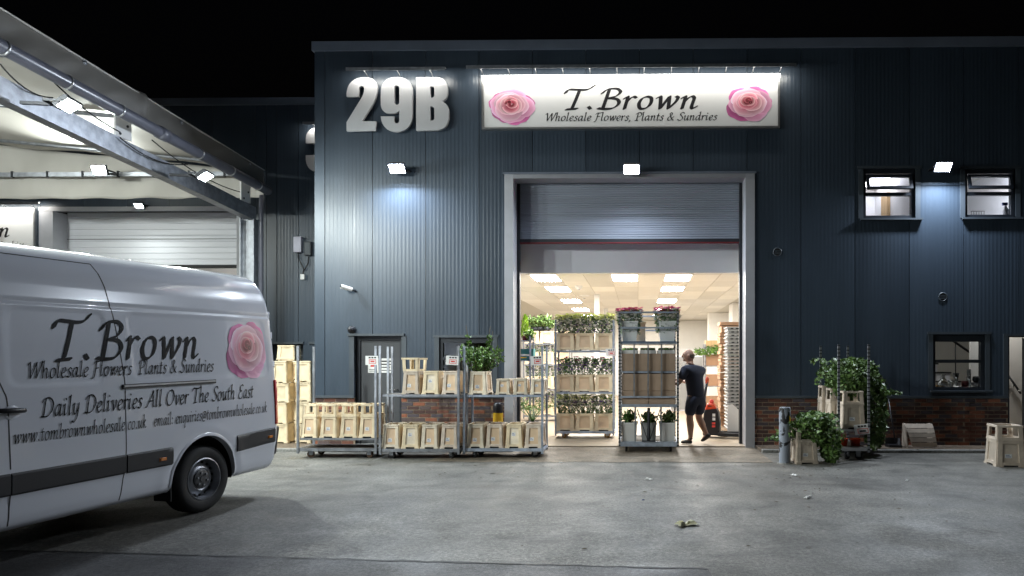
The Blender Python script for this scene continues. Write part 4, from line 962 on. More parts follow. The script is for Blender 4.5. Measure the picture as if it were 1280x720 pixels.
# sliding door rail, handle
rl = MB(); rl.hexa([on_side(-.995, 1.365, -.01), on_side(.115, 1.365, -.01), on_side(.115, 1.41, -.01), on_side(-.995, 1.41, -.01), on_side(-.995, 1.368, .014), on_side(.115, 1.368, .014), on_side(.115, 1.407, .014), on_side(-.995, 1.407, .014)])
ro = rl.build('sliding_rail', 'trimblack', van); rl = MB(); rl.hexa([on_side(-.985, 1.385, .012), on_side(.105, 1.385, .012), on_side(.105, 1.402, .012), on_side(-.985, 1.402, .012), on_side(-.985, 1.386, .019), on_side(.105, 1.386, .019), on_side(.105, 1.400, .019), on_side(-.985, 1.400, .019)]); rl.build('rail_cover', 'alu', ro)
h = MB(); h.tube([on_side(-2.12, 1.265, -.005), on_side(-2.10, 1.26, .04), on_side(-1.95, 1.252, .045), on_side(-1.89, 1.248, .03), on_side(-1.88, 1.247, -.005)], .020, 8); hd = h.build('door_handle', 'ink', van, True)
MB().lathe([(.06, 0), (.055, .004), (.001, -.012)], 18, Matrix.Translation(on_side(-1.96, 1.235, .002)) @ Matrix.Rotation(R(90), 4, 'X')).build('handle_recess', 'paint', hd, True)
# black protection band, split at the door gaps and wheel arches
def band(s0, s1, z0, z1, e=.014):
    mb = MB(); n = max(2, int((s1 - s0) / .03))
    def f(u, v):
        s = s0 + (s1 - s0) * u; z = z0(s) + (z1(s) - z0(s)) * v; y = side_y(s, z) - (e if .06 < v < .94 else .001)
        if v in (0, 1): y = side_y(s, z) + .004
        return (s, y, z)
    vs = [0, .04, .12, .3, .5, .7, .88, .96, 1]
    base = len(mb.v)
    for i in range(n + 1):
        for v in vs:
            p = f(i / n, v); mb.v.append(p)
    m_ = len(vs)
    for i in range(n):
        for j in range(m_ - 1): mb.f.append((base + i * m_ + j, base + (i + 1) * m_ + j, base + (i + 1) * m_ + j + 1, base + i * m_ + j + 1))
    for i in (0, n):
        mb.f.append(tuple(base + i * m_ + j for j in range(m_)))
    return mb
zt_ = lambda s: .765 + .03 * sm(.0, 1.0, s); zb_ = lambda s: .575 + .03 * sm(.3, 1.05, s)
for s0, s1 in ((-2.6, -1.99), (-1.98, -.985), (-.968, -.465), (.405, 1.04)):
    o = band(s0, s1, zb_, zt_).build('side_band', 'trimblack', van, auto=40)
    if s0 == -.968 or s0 > 0:
        sx = -.585 if s0 < 0 else .945; zz = .655 if s0 < 0 else .688
        MB().hexa([on_side(sx - .045, zz - .018, .012), on_side(sx + .045, zz - .018, .012), on_side(sx + .045, zz + .018, .012), on_side(sx - .045, zz + .018, .012), on_side(sx - .03, zz - .012, .026), on_side(sx + .03, zz - .012, .026), on_side(sx + .03, zz + .012, .026), on_side(sx - .03, zz + .012, .026)]).build('side_marker', 'amber', o)
# wheel arch lips and wells, wheels
for cx in (ACX, FCX):
    for far in (0, 1):
        lip = MB(); n = 30; rows = []
        for k in range(n + 1):
            th = R(-8) + (math.pi + R(16)) * k / n; c, s_ = math.cos(th), math.sin(th); row = []
            for rr, e in ((1.07, .0005), (1.05, .008), (1.0, .009), (.985, -.06)):
                p = on_side(cx + ARX * rr * c, max(.30, ACZ + ARZ * rr * s_), e); row.append(p if not far else (p[0], 2 - p[1], p[2]))
            rows.append(row)
        for r0, r1 in zip(rows, rows[1:]):
            for j in range(3): lip.poly([r0[j], r0[j + 1], r1[j + 1], r1[j]])
        lp_ = lip.build('wheel_arch', 'paint', van, auto=50)
        well = MB(); rows = []
        for k in range(n + 1):
            th = R(-8) + (math.pi + R(16)) * k / n; c, s_ = math.cos(th), math.sin(th); yy = (.06, .45)
            rows.append([(cx + ARX * .985 * c, y if not far else 2 - y, max(.28, ACZ + ARZ * .985 * s_)) for y in yy])
        for r0, r1 in zip(rows, rows[1:]): well.poly([r0[0], r0[1], r1[1], r1[0]])
        well.poly([r_[1] for r_ in rows]); well.build('wheel_well', 'black', lp_)
wproto = None
def wheel_at(s, y, flip):
    global wproto
    mw = Matrix.Rotation(R(90), 4, 'X')     # lathe axis -> +/- y
    root = bpy.data.objects.new('wheel', None)
    t_ = MB(); t_.lathe([(.222, -.10), (.24, -.112), (.30, -.118), (.335, -.105), (.350, -.085), (.352, -.05), (.347, -.048), (.347, -.04), (.352, -.038), (.353, .0), (.352, .038), (.347, .04), (.347, .048), (.352, .05), (.350, .085), (.335, .105), (.30, .118), (.24, .112), (.222, .10)], 48, mw)
    w_ = t_.build('wheel', 'tyre', van, auto=35); w_.location = (s, y, .352); w_.rotation_euler = (0, R(17), math.pi if flip else 0)
    r_ = MB(); r_.lathe([(.224, .108), (.214, .112), (.206, .098), (.200, .03), (.192, .018), (.165, .030), (.150, .052), (.13, .064), (.118, .068), (.108, .060), (.07, .060), (.06, .075), (.001, .078)], 48, mw); rr = r_.build('rim', 'rim', w_, auto=35)
    h_ = MB(); r2 = MB(); r2.lathe([(.224, .10), (.21, -.09), (.001, -.09)], 24, mw); r2.build('rim_barrel', 'darkmetal', w_, auto=35)
    for k in range(16):
        a = 2 * math.pi * k / 16; m_ = Matrix.Rotation(a, 4, 'Y') @ Matrix.Translation((0, -.031, .178)); h_.box(-.013, .013, -.008, .0, -.011, .011, m_)
    h_.build('rim_slots', 'black', w_)['kind'] = 'stuff'
    n_ = MB(); n_.lathe([(.098, .0615), (.098, .074), (.085, .079), (.03, .08), (.03, .086), (.001, .086)], 24, mw); n_.build('hub_cap', mat('hub_cap_grey', (.06, .06, .065), .45), w_, auto=35)
    n_ = MB()
    for k in range(6):
        a = 2 * math.pi * k / 6; n_.lathe([(.013, .07), (.012, .092), (.001, .093)], 6, mw @ Matrix.Translation((.066 * math.cos(a), .066 * math.sin(a), 0)))
    n_.build('wheel_nuts', 'rim', w_)['kind'] = 'stuff'
for cx in (0.0, FCX + .03): wheel_at(cx, .165, False); wheel_at(cx, 2 - .165, True)
MB().box(-4.2, .95, .3, 1.7, .26, .40).build('underbody', 'black', van); MB().tube([(0, .1, .35), (0, 1.9, .35)], .07, 10).build('axle', 'black', van)
mf = MB(); mf.box(-.43, -.42, .06, .26, .20, .42); mf.build('mud_flap', 'black', van)
# rear bumper, tail light, rear door fittings
bp_ = MB()
for y0, y1 in ((-.0, .30), (1.7, 2.0)):
    bp_.hexa([(1.025, y0 + .045, .43), (1.13, y0 + .06, .46), (1.13, y1 - .02, .46), (1.025, y1 - .02, .43), (1.04, y0 + .015, .80), (1.175, y0 + .045, .79), (1.175, y1 - .02, .79), (1.04, y1 - .02, .80)])
bp_.box(1.09, 1.18, .28, 1.72, .46, .62); bp_.build('rear_bumper', 'trimblack', van, bevel=.02)
for far in (0, 1):
    tl = MB(); f = lambda y: y if not far else 2 - y
    zz_ = [.83, .9, 1.0, 1.1, 1.2, 1.3, 1.36]; rows = []
    for z in zz_:
        se = lerp_tab(SEND, z); yb = side_y(se - .06, z); rows.append([(se - .085, f(yb + .012), z), (se - .07, f(yb - .014), z), (se + .005, f(yb + .025), z), (se + .02, f(yb + .08), z), (se + .012, f(yb + .17), z)])
    for r0, r1 in zip(rows, rows[1:]):
        for j in range(4): tl.poly([r0[j], r0[j + 1], r1[j + 1], r1[j]])
    tl.build('tail_light', 'redlens', van, auto=50)
for z in (.95, 1.55, 1.9, 2.15):
    se = lerp_tab(SEND, z); MB().tube([(se - .005, side_y(se - .05, z) + .05, z - .04), (se - .005, side_y(se - .05, z) + .05, z + .04)], .02, 8).build('door_hinge', 'paint', van, True)
MB().box(1.13, 1.136, .996, 1.004, .5, 2.2).build('rear_door_seam', 'black', van); MB().box(1.125, 1.14, .85, .95, 1.25, 1.35).build('rear_handle', 'ink', van)
# cab glass, lights (beyond the picture's edge)
cg = MB(); k0, k1 = -3.72, -2.95; zf = lambda s: .30 + 2.33 * ktop(s) + .012
cg.grid(lambda u, v: (lambda s: (s - .012, .34 + 1.32 * u, .30 + 2.34 * ktop(s) - .0 + .015))(k0 + (k1 - k0) * v), 8, 8); cg.build('windscreen', 'ink', van, True)
for far in (0, 1):
    sw_ = MB(); pts = [(-3.5, 1.38), (-2.42, 1.38), (-2.42, 1.98), (-2.98, 1.98)]
    sw_.poly([(s, (side_y(s, z) - .004 if not far else 2 - side_y(s, z) + .004), z) for s, z in pts]); sw_.build('side_window', 'ink', van)
    hl = MB(); hl.box(-4.58, -4.30, .24 if not far else 1.58, .42 if not far else 1.76, .72, .95); hl.build('headlight', 'pw', van, bevel=.03)
    mi = MB(); yy = -.26 if not far else 2.04; mi.box(-3.42, -3.28, yy, yy + .22, 1.45, 1.85); mi.build('wing_mirror', 'ink', van, bevel=.03)
MB().box(-4.66, -4.4, .35, 1.65, .32, .62).build('front_bumper', 'trimblack', van, bevel=.03)
# lettering and rose on the side
vfn = lambda s, z, e: on_side(s, z, e + .003)
for txt, s0, s1, z0, un, nibw in (('T.Brown', -1.66, -.085, 1.645, .205, .185), ('Wholesale Flowers  Plants & Sundries', -1.835, .10, 1.497, .080, .155), ('Daily Deliveries All Over The South East', -1.746, .68, 1.178, .093, .155), ('www.tombrownwholesale.co.uk', -1.965, -.757, .988, .070, .15), ('email: enquiries@tombrownwholesale.co.uk', -.677, .905, .988, .070, .15)):
    l_ = MB(); lettering(l_, txt, s0, s1, z0, un, vfn, nib=nibw, k=5 if un < .15 else 8, track=.04 if un < .15 else .1); l_.build('lettering', 'vinyl', van)
rs = MB(); edge_s = lambda z: .965 - (z - 1.4) * .095
def rclip(x, y):
    s = .645 + x * .345; z = 1.735 + y * .36
    z = max(z, 1.375); s = min(s, edge_s(z)); return ((s - .645) / .345, (z - 1.735) / .36)
rose_print(rs, lambda x, y, e: on_side(.645 + x * .345, 1.735 + y * .36, e + .002), clip=rclip, seed=5, tall=1.08); o = rs.build('vinyl_rose', 'print_van', van)

# ================================================================== CRATES
def fbox(mb, w, d, tp, H, side, a0, a1, h0, h1, t0, t1):
    """bar on one slanted side of a tapered crate; a in -1..1 across, h in metres, t outward thickness"""
    pts = []
    for h in (h0, h1):
        k = 1 - (1 - tp) * h / H; hw, hd = w / 2 * k, d / 2 * k
        for a, t in ((a0, t1), (a1, t1), (a1, t0), (a0, t0)):
            if side == 0: p = (a * hw, -hd - t, h)
            elif side == 1: p = (hw + t, a * hd, h)
            elif side == 2: p = (-a * hw, hd + t, h)
            else: p = (-hw - t, -a * hd, h)
            pts.append(p)
    mb.hexa(pts)
def crate_proto(w, d, H, tp, collar, m='crate', pm='crate_panel', label=True, slots=False):
    t = thing('flower_crate', 'x', 'crate'); mb = MB(); th = .012
    for s in range(4):
        fbox(mb, w, d, tp, H, s, -1, -.62, .0, H, -.004, th); fbox(mb, w, d, tp, H, s, .62, 1, .0, H, -.004, th)
        fbox(mb, w, d, tp, H, s, -.62, .62, H * .86, H, -.004, th - .001); fbox(mb, w, d, tp, H, s, -.62, .62, H * .06, H * .17, -.004, th - .001)
        fbox(mb, w, d, tp, H, s, -1.04, 1.04, H - .018, H + .004, -.006, th + .008)
        for a in (-1, 1): fbox(mb, w, d, tp, H, s, a - .0 if a > 0 else -1.06, 1.06 if a > 0 else -.55, .0, .028, -.01, th + .006) if a < 0 else fbox(mb, w, d, tp, H, s, .55, 1.06, .0, .028, -.01, th + .006)
    mb.build('body', m, t)
    for s in range(4):
        q = MB(); fbox(q, w, d, tp, H, s, -.64, .64, H * .1, H * .9, -.012, -.004); q.build('side_panel', pm, t)
    q = MB(); q.box(-w * .45, w * .45, -d * .45, d * .45, .02, .03); q.build('base', m, t)
    if label:
        q = MB(); u = random.uniform(-.25, .15); v = random.uniform(-.08, .22); fbox(q, w, d, tp, H, 0, u - .25, u + .28, H * (.30 + v), H * (.45 + v), -.0035, -.002); lo = q.build('label', 'paper', t)
        q = MB(); fbox(q, w, d, tp, H, 0, u - .18, u + .1, H * (.39 + v), H * (.42 + v), -.002, -.0015); fbox(q, w, d, tp, H, 0, u - .18, u + .2, H * (.33 + v), H * (.36 + v), -.002, -.0015); q.build('label_print', 'card_blue', lo)
    if collar:
        c = MB(); hc = H * .52; w2, d2 = w * tp * 1.03, d * tp * 1.03; tc = .93
        for s in range(4):
            fbox(c, w2, d2, tc, hc, s, -1, -.66, .0, hc, -.006, .010); fbox(c, w2, d2, tc, hc, s, .66, 1, .0, hc, -.006, .010)
            fbox(c, w2, d2, tc, hc, s, -1.05, 1.05, hc - .03, hc, -.01, .018); fbox(c, w2, d2, tc, hc, s, -.66, .66, .0, .03, -.006, .009)
        o = c.build('collar', m, t); o.location = (0, 0, H + .005)
    return t
T_H = .375
pr_c = crate_proto(.262, .48, .36, .86, True); pr_p = crate_proto(.262, .48, .40, .84, False, 'crate_p'); pr_p2 = crate_proto(.262, .48, .40, .84, False, 'crate_w', 'crate_panel'); pr_p3 = crate_proto(.262, .48, .40, .84, False, 'crate', 'crate_p'); PV = (pr_p, pr_p3, pr_p, pr_p2, pr_p3, pr_p2, pr_p); pr_s = crate_proto(.215, .40, .265, .86, False, 'crate_p')
pr_cc = crate_proto(.37, .5, .36, .90, False, 'crate', 'crate_panel', False); pr_w = crate_proto(.36, .42, .40, .88, True, 'crate_w', 'crate_w')
pr_b = crate_proto(.36, .30, .36, .9, False, 'crate', 'crate', False)
USED = set()
def put(proto, loc, label, group=None, rz=0., rot=None, scale=None):
    if scale is None: scale = (1, 1, 1)
    if proto.name not in USED:
        USED.add(proto.name); proto.location = loc; proto.rotation_euler = rot if rot else (0, 0, rz); proto.scale = scale; proto['label'] = label
        if group: proto['group'] = group
        return proto
    c = clone(proto, loc, rz, label, group, scale, rot)
    if not group and 'group' in c: del c['group']
    return c

# ================================================================== TROLLEYS
def trolley(label, loc, rz, L=1.33, Wd=.56, H=1.86, base=.17, shelves=(), posts='steel', backs=True, card=None, wheel='black', kind='steel', group=None, name='plant_trolley', deckm='deck', cardz=1.62):
    t = thing(name, label, 'trolley', loc, rz, group)
    b = MB(); hx, hy = L / 2, Wd / 2
    b.box(-hx, hx, -hy, -hy + .03, base - .05, base).box(-hx, hx, hy - .03, hy, base - .05, base).box(-hx, -hx + .03, -hy + .03, hy - .03, base - .05, base).box(hx - .03, hx, -hy + .03, hy - .03, base - .05, base)
    fr = b.build('base_frame', kind, t); MB().box(-hx + .03, hx - .03, -hy + .03, hy - .03, base - .03, base - .004).build('deck', deckm, fr)
    for sx in (-1, 1):
        for sy in (-1, 1):
            MB().box(sx * (hx - .018) - .018, sx * (hx - .018) + .018, sy * (hy + .004) - .014, sy * (hy + .004) + .014, base - .09, H).build('post', posts, t)
            ang = random.uniform(-.9, .9); m_ = Matrix.Translation((sx * (hx - .17), sy * (hy - .09), 0)) @ Matrix.Rotation(ang, 4, 'Z')
            c = MB(); c.lathe([(.022, -.018), (.055, -.018), (.060, -.012), (.060, .012), (.055, .018), (.022, .018)], 16, m_ @ Matrix.Translation((.02, 0, .060)) @ Matrix.Rotation(R(90), 4, 'X')); co = c.build('caster', wheel, t, auto=40)
            k = MB(); k.box(-.02, .05, -.028, -.022, .05, base - .06, m_).box(-.02, .05, .022, .028, .05, base - .06, m_).box(-.035, .055, -.03, .03, base - .06, base - .05, m_); k.build('fork', 'steel', co)
    for z in shelves:
        s = MB(); s.box(-hx + .04, hx - .04, -hy + .015, -hy + .03, z - .035, z + .0).box(-hx + .04, hx - .04, hy - .03, hy - .015, z - .035, z).box(-hx + .038, -hx + .055, -hy + .03, hy - .03, z - .035, z).box(hx - .055, hx - .038, -hy + .03, hy - .03, z - .035, z)
        so_ = s.build('shelf', kind, t); MB().box(-hx + .055, hx - .055, -hy + .03, hy - .03, z - .02, z - .004).build('shelf_board', deckm, so_)
    if card:
        cx, side = card; c = MB(); m_ = Matrix.Translation((cx, -hy - .025, cardz)) @ Matrix.Rotation(R(random.uniform(-4, 4)), 4, 'Y')
        c.box(-.105, .105, -.002, .0, -.075, .075, m_); co = c.build('price_card', 'paper', t)
        q = MB(); q.box(-.045, .07, -.0035, -.002, -.055, -.047, m_).box(-.045, .07, -.0035, -.002, .008, .016, m_).box(-.045, -.037, -.0035, -.002, -.047, .008, m_).box(.062, .07, -.0035, -.002, -.047, .008, m_).box(-.02, .045, -.0035, -.002, -.03, -.005, m_); q.build('red_print', 'card_red', co)
        q = MB()
        for k in range(3): q.box(-.05 + k * .045, -.018 + k * .045, -.0035, -.002, .035, .058, m_)
        q.build('black_print', 'ink', co)
    return t
def gx(px, py): return G(px, py)
yb = -1.27; ORD = ('first', 'second', 'third', 'fourth')
t1 = trolley('empty-topped trolley with one low shelf of collared crates, tail end nearest the van', (-4.82, yb, 0), 0, shelves=(.335,), card=(.59, 1), wheel=mat('brown_wheel', (.09, .05, .03), .7))
t2 = trolley('two-tier trolley of pale crates in front of the dark personnel door', (-3.435, yb - .05, 0), 0, base=.165, shelves=(1.06,), card=(.55, 1), posts='steel')
t3 = trolley('two-tier trolley with a leafy bush in a crate beside the roller door', (-2.07, yb + .04, 0), 0, base=.165, shelves=(1.05,), card=(.56, 1), posts='steel_b', kind='steel_b')
for k in range(4): put(pr_c, (-5.30 + k * .325, yb, .337), 'beige crate with open collar, %s from the van end of the low trolley shelf' % ORD[k], None, rz=random.uniform(-.03, .03))
for k in range(4): put(PV[k], (-3.93 + k * .326, yb - .05, .167), 'pale crate, %s from the van end on the bottom deck by the dark door' % ORD[k], None, rz=random.uniform(-.03, .03), scale=(1.02, 1, .97))
for k in range(3): put(PV[k + 3], (-3.60 + k * .335, yb - .05, 1.062), ('pale crate under a loose collar on the upper trolley shelf', 'pale crate in the middle of the upper shelf by the dark door', 'pale crate next to the bush trolley on the upper shelf by the dark door')[k], None, rz=random.uniform(-.03, .03), scale=(.98, 1, .94))
tcol = thing('crate_collar', 'loose beige crate collar stacked on a pale crate by the dark door', 'crate collar', (-3.60, yb - .05, 1.062 + .382)); c = MB()
for s in range(4):
    fbox(c, .235, .42, 1.08, .22, s, -1, -.66, .0, .22, -.006, .010); fbox(c, .235, .42, 1.08, .22, s, .66, 1, .0, .22, -.006, .010); fbox(c, .235, .42, 1.08, .22, s, -1.06, 1.06, .19, .22, -.01, .02); 
c.build('uprights', 'crate', tcol); c = MB()
for s in range(4): fbox(c, .235, .42, 1.08, .22, s, -.66, .66, .0, .03, -.006, .009)
c.build('lower_rail', 'crate', tcol)
for k in range(4): put(PV[k + 2], (-2.545 + k * .325, yb + .04, .167), 'pale crate, %s from the roller door on the bush trolley bottom deck' % ORD[3 - k], None, rz=random.uniform(-.03, .03), scale=(1.02, 1, .97))
bushc = put(pr_p, (-2.50, yb + .04, 1.052), 'pale crate holding the leafy bush on the trolley', None, scale=(1.05, 1, .95))
for k in range(3): put(pr_s, (-2.095 + k * .29, yb + .04, 1.052), 'small pale crate, %s from the bush on the upper trolley shelf' % ORD[k], None, rz=random.uniform(-.04, .04), scale=(1.0, 1, .96 + .04 * (k % 2)))
# crates stacked in the recess between van and main unit
def pilec(px, py, Y, label, sc=(1, 1, 1), rz=0, rot=None):
    p = P(px, py, Y); return put(pr_b, (p.x, p.y, p.z), label, 'crates piled in the recess beside the main unit', rz, rot, sc)
PILE = 'beige crate in the pile between the van and the main unit'
for col, (px, n) in enumerate(((357, 4), (372, 4), (386, 4), (349, 3))):
    x = P(px, 520, .35).x + 0.0; z = .05
    for k in range(n):
        h_ = (.36, .40, .36, .42)[(k + col) % 4]; put(pr_b, (x + random.uniform(-.02, .02) - .01, .30 + .22 * (col % 2) + (.5 if col == 3 else 0), z), 'beige crate, %s up in the %s' % (('lowest', 'second', 'third', 'topmost')[k if k < n - 1 else 3], ('stack next to the trolley post', 'stack behind the low trolley', 'stack touching the main unit corner', 'short stack behind the van bumper')[col]), None, random.uniform(-.06, .06), None, (.78 if col != 1 else .85, 1, h_ / .36)); z += h_ + .006
# stack of ribbed tubs on the pile
p = P(357, 464, .9); z = .05
for k in range(7):
    put(pr_b, (p.x - .05, 1.15, z), 'beige ribbed tub in the tall stack against the set-back wall', 'tall stack of tubs by the set-back wall', 0, None, (.95, 1, .8)); z += .265
# bollard black and yellow
p = P(623, 505, -.42); t = thing('bollard', 'black bollard with a yellow band behind the bush trolley', 'bollard', (p.x, -.45, .05)); zt = p.z + .03 - .05
MB().lathe([(.088, 0), (.088, .88 * zt / 1), (.085, zt - .03), (.06, zt), (.001, zt + .01)], 20).build('post', 'ink', t, auto=50); MB().lathe([(.0895, zt * .50), (.0905, zt * .51), (.0905, zt * .76), (.0895, zt * .77)], 20).build('yellow_band', 'bol_y', t, True)
# chipped grey bollard
def chipped():
    m = mat('chipped_grey_paint', (.26, .29, .34), .5); nt = m.node_tree; N = nt.nodes; L = nt.links; b = N['Principled BSDF']
    tc = N.new('ShaderNodeTexCoord'); nz = N.new('ShaderNodeTexNoise'); nz.inputs['Scale'].default_value = 7; nz.inputs['Detail'].default_value = 5; nz.inputs['Distortion'].default_value = .6; L.new(tc.outputs['Object'], nz.inputs['Vector'])
    rp = N.new('ShaderNodeValToRGB'); e = rp.color_ramp.elements; e[0].position = .545; e[0].color = (.27, .30, .36, 1); e[1].position = .56; e[1].color = (.015, .015, .018, 1); L.new(nz.outputs[0], rp.inputs[0]); L.new(rp.outputs[0], b.inputs['Base Color'])
    return m
p = G(981, 579); hb = P(981, 509, p.y).z
t = thing('bollard', 'chipped grey steel bollard standing in front of the ivy', 'bollard', (p.x, p.y, 0)); MB().lathe([(.09, 0), (.09, hb - .03), (.088, hb - .008), (.08, hb), (.001, hb + .002)], 22).build('post', chipped(), t, auto=50)
q = MB(); q.grid(lambda u, v: (.0915 * math.cos(-.9 + .9 * u), .0915 * math.sin(-.9 + .9 * u), hb * (.72 + .14 * v * (1 - .5 * u))), 6, 2); q.build('yellow_paint_remnant', 'bol_y', t); MB().lathe([(.12, .0), (.118, .012), (.09, .014)], 20).build('base_collar', 'kerb', t)

# ================================================================== PLANTS
def leaf_fan(mb, p, n, up, L, w_, kind=0):
    n = n.normalized(); s = n.cross(up).normalized() if n.cross(up).length > .01 else n.orthogonal().normalized(); f = s.cross(n)
    d = n
    if kind == 0:   # pointed leaf along n
        m_ = p + d * L * .45
        mb.poly([p, m_ + s * w_ + f * L * .08, p + d * L, m_ - s * w_ + f * L * .08])
    else:           # ivy lobes
        c = p; mb.poly([c - d * L * .1, c + s * w_ * 1.0 - d * L * .05, c + s * w_ * .55 + d * L * .3, c + d * L, c - s * w_ * .55 + d * L * .3, c - s * w_ * 1.0 - d * L * .05])
def rv(r): 
    while True:
        v = Vector((r.uniform(-1, 1), r.uniform(-1, 1), r.uniform(-1, 1)))
        if .05 < v.length < 1: return v
def bush(parent, r, H, Rd, nst, nl, L, m='leaf', base=0., spread=.9, up=.5):
    st, lf = MB(), MB()
    for k in range(nst):
        a = r.uniform(0, 6.28); rad = Rd * math.sqrt(r.random()) * spread; h = H * r.uniform(.55, 1) * (1 - .35 * (rad / Rd) ** 2)
        p0 = Vector((r.uniform(-.05, .05), r.uniform(-.05, .05), base)); p2 = Vector((rad * math.cos(a), rad * math.sin(a), base + h)); p1 = p0.lerp(p2, .5) + Vector((0, 0, h * .15)) - Vector((p2.x, p2.y, 0)) * .15
        pts = [p0 * (1 - t) ** 2 + p1 * 2 * t * (1 - t) + p2 * t * t for t in [i / 6 for i in range(7)]]; st.tube(pts, [.007 - .005 * i / 6 for i in range(7)], 5)
        for j in range(nl):
            t = r.uniform(.25, 1.02); p = p0 * (1 - t) ** 2 + p1 * 2 * t * (1 - t) + p2 * t * t; d = rv(r) + Vector((0, 0, up)); leaf_fan(lf, p + d * .02, d, rv(r), L * r.uniform(.7, 1.3), L * r.uniform(.25, .4))
    st.build('stem', 'stem', parent, True); o = lf.build('foliage', m, parent); o['kind'] = 'stuff'
r = random.Random(11)
t = thing('leafy_bush', 'bright green leafy bush standing in a crate on the trolley', 'plant', (-2.50, yb + .0, 1.3)); bush(t, r, .68, .42, 34, 34, .058, 'leaf', up=.4)
for dx, hh_ in ((-.26, .82), (.12, .80), (.16, .72)):
    st = MB(); lf = MB(); pts = [Vector((dx * .4 * (1 + k * .22), .02 * k, .1 + hh_ * k / 8)) for k in range(9)]; st.tube(pts, .004, 5); st.build('stem', 'stem', t, True)
    for k in range(46):
        q = r.uniform(.35, 1); p = pts[int(q * 7)]; leaf_fan(lf, p + rv(r) * .03, rv(r) + Vector((0, 0, .6)), rv(r), .06, .02)
    o = lf.build('foliage', 'leaf', t); o['kind'] = 'stuff'
# ivy trolley on the right
tr = trolley('short trolley turned end-on and overgrown with trailing ivy', (3.66, -1.06, 0), 0, L=.52, Wd=1.12, base=.20, H=1.88, shelves=(.50,), posts='perf', kind='alu', cardz=.0)
rr_ = thing('price_card', 'white price card with red box hanging on the ivy trolley shelf', 'card', (3.79, -1.66, .44), 0); c = MB(); m_ = Matrix.Rotation(R(-5), 4, 'Y') @ Matrix.Rotation(R(-18), 4, 'X'); c.box(-.12, .12, -.002, 0, -.02, .15, m_); c.build('card', 'paper', rr_); c = MB(); c.box(-.07, .10, -.0035, -.002, .0, .008, m_).box(-.07, .10, -.0035, -.002, .07, .078, m_).box(-.07, -.062, -.0035, -.002, .008, .07, m_).box(.092, .10, -.0035, -.002, .008, .07, m_); c.build('red_print', 'card_red', rr_); c = MB(); c.box(-.04, .06, -.0035, -.002, .022, .05, m_)
for k in range(3): c.box(-.06 + k * .05, -.02 + k * .05, -.0035, -.002, .10, .13, m_)
c.build('black_print', 'ink', rr_)
put(pr_w, (3.68, -1.38, .502), 'weathered collared crate at the front of the ivy trolley', None, 0, scale=(.98, .9, 1.0))
put(pr_w, (3.58, -1.0, .502), 'weathered collared crate in the middle of the ivy trolley', None, 0, scale=(.95, .8, 1.05)); put(pr_w, (3.52, -.66, .502), 'weathered collared crate at the wall end of the ivy trolley', None, 0, scale=(.9, .75, 1.1))
p = G(1006, 580); put(pr_w, (p.x + .02, p.y + .18, 0), 'weathered crate buried in ivy on the ground beside the bollard', None, .1, scale=(.92, .85, .88))
p = G(1262, 583); put(pr_w, (p.x + .01, p.y + .16, 0), 'weathered collared crate standing alone on the yard near the side door', None, -.12, scale=(1.12, 1.1, 1.02))
for dx, dy in ((-.1, .0), (.12, .03)):
    tb = thing('plant_tub', 'small red plastic tub on the lower deck of the ivy trolley', 'tub', (3.66 + dx, -1.35 + dy, .20), 0, 'red tubs on the ivy trolley'); MB().lathe([(.001, 0), (.07, 0), (.09, .12), (.095, .12), (.085, .115), (.065, .01)], 14).build('pot', 'jack_r', tb, True); MB().lathe([(.083, .105), (.001, .11)], 12).build('soil', 'deck', tb)
def ivy(parent, r, strands, L, m='leaf_d', per=26, wob=.05, fill=()):
    st, lf = MB(), MB()
    for p0, dirv, ln, drop in strands:
        pts = []; p = Vector(p0); d = Vector(dirv).normalized()
        n = 12
        for i in range(n + 1):
            pts.append(p.copy()); p = p + d * ln / n; d = (d + Vector((0, 0, -drop / n)) + rv(r) * .22).normalized()
            if p.z < .02: p.z = .02; d.z = abs(d.z) * .1
        st.tube(pts, .004, 4)
        for j in range(per):
            q = r.uniform(.05, 1) * n; i = min(n - 1, int(q)); c = pts[i].lerp(pts[i + 1], q - i) + rv(r) * wob
            if c.z < .015: c.z = .015
            leaf_fan(lf, c, rv(r) + Vector((0, -.5, -.25)), Vector((0, -1, .4)) + rv(r) * .8, L * r.uniform(.6, 1.25), L * r.uniform(.38, .6), 1)
    for (c0, ax, n) in fill:
        for j in range(n):
            v = rv(r); v = v.normalized() * (v.length ** .4); c = Vector((c0[0] + v.x * ax[0], c0[1] + v.y * ax[1], c0[2] + v.z * ax[2])); leaf_fan(lf, c, rv(r) + Vector((0, -.4, -.2)), Vector((0, -1, .5)) + rv(r) * .9, L * r.uniform(.6, 1.25), L * r.uniform(.38, .6), 1)
    st.build('vine', 'stem', parent, True); o = lf.build('foliage', m, parent); o['kind'] = 'stuff'
r = random.Random(21)
t = thing('ivy_plant', 'large mound of dark green ivy spilling over the end-on trolley', 'plant', (3.75, -.85, 1.05))
S_ = [((r.uniform(-.35, .4), r.uniform(-.4, .35), .15 + r.uniform(-.1, .35)), (r.uniform(-.5, .6), r.uniform(-.7, .4), r.uniform(.0, .6)), r.uniform(.22, .42), r.uniform(1.8, 3.2)) for k in range(44)]
S_ += [((.36, r.uniform(-.35, .2), .3), (r.uniform(.15, .40), r.uniform(-.3, .2), .05), r.uniform(.6, 1.2), 9) for k in range(34)]
S_ += [((-.25, -.25, .36), (-1, -.1, .25), .42, 1.6)]
ivy(t, r, S_, .062, fill=(((.10, -.1, .25), (.45, .42, .36), 3600), ((.48, -.05, -.30), (.21, .3, .68), 1500)))
t = thing('ivy_plant', 'tangle of trailing ivy growing out of the crate behind the bollard', 'plant', (2.85, -1.95, .35))
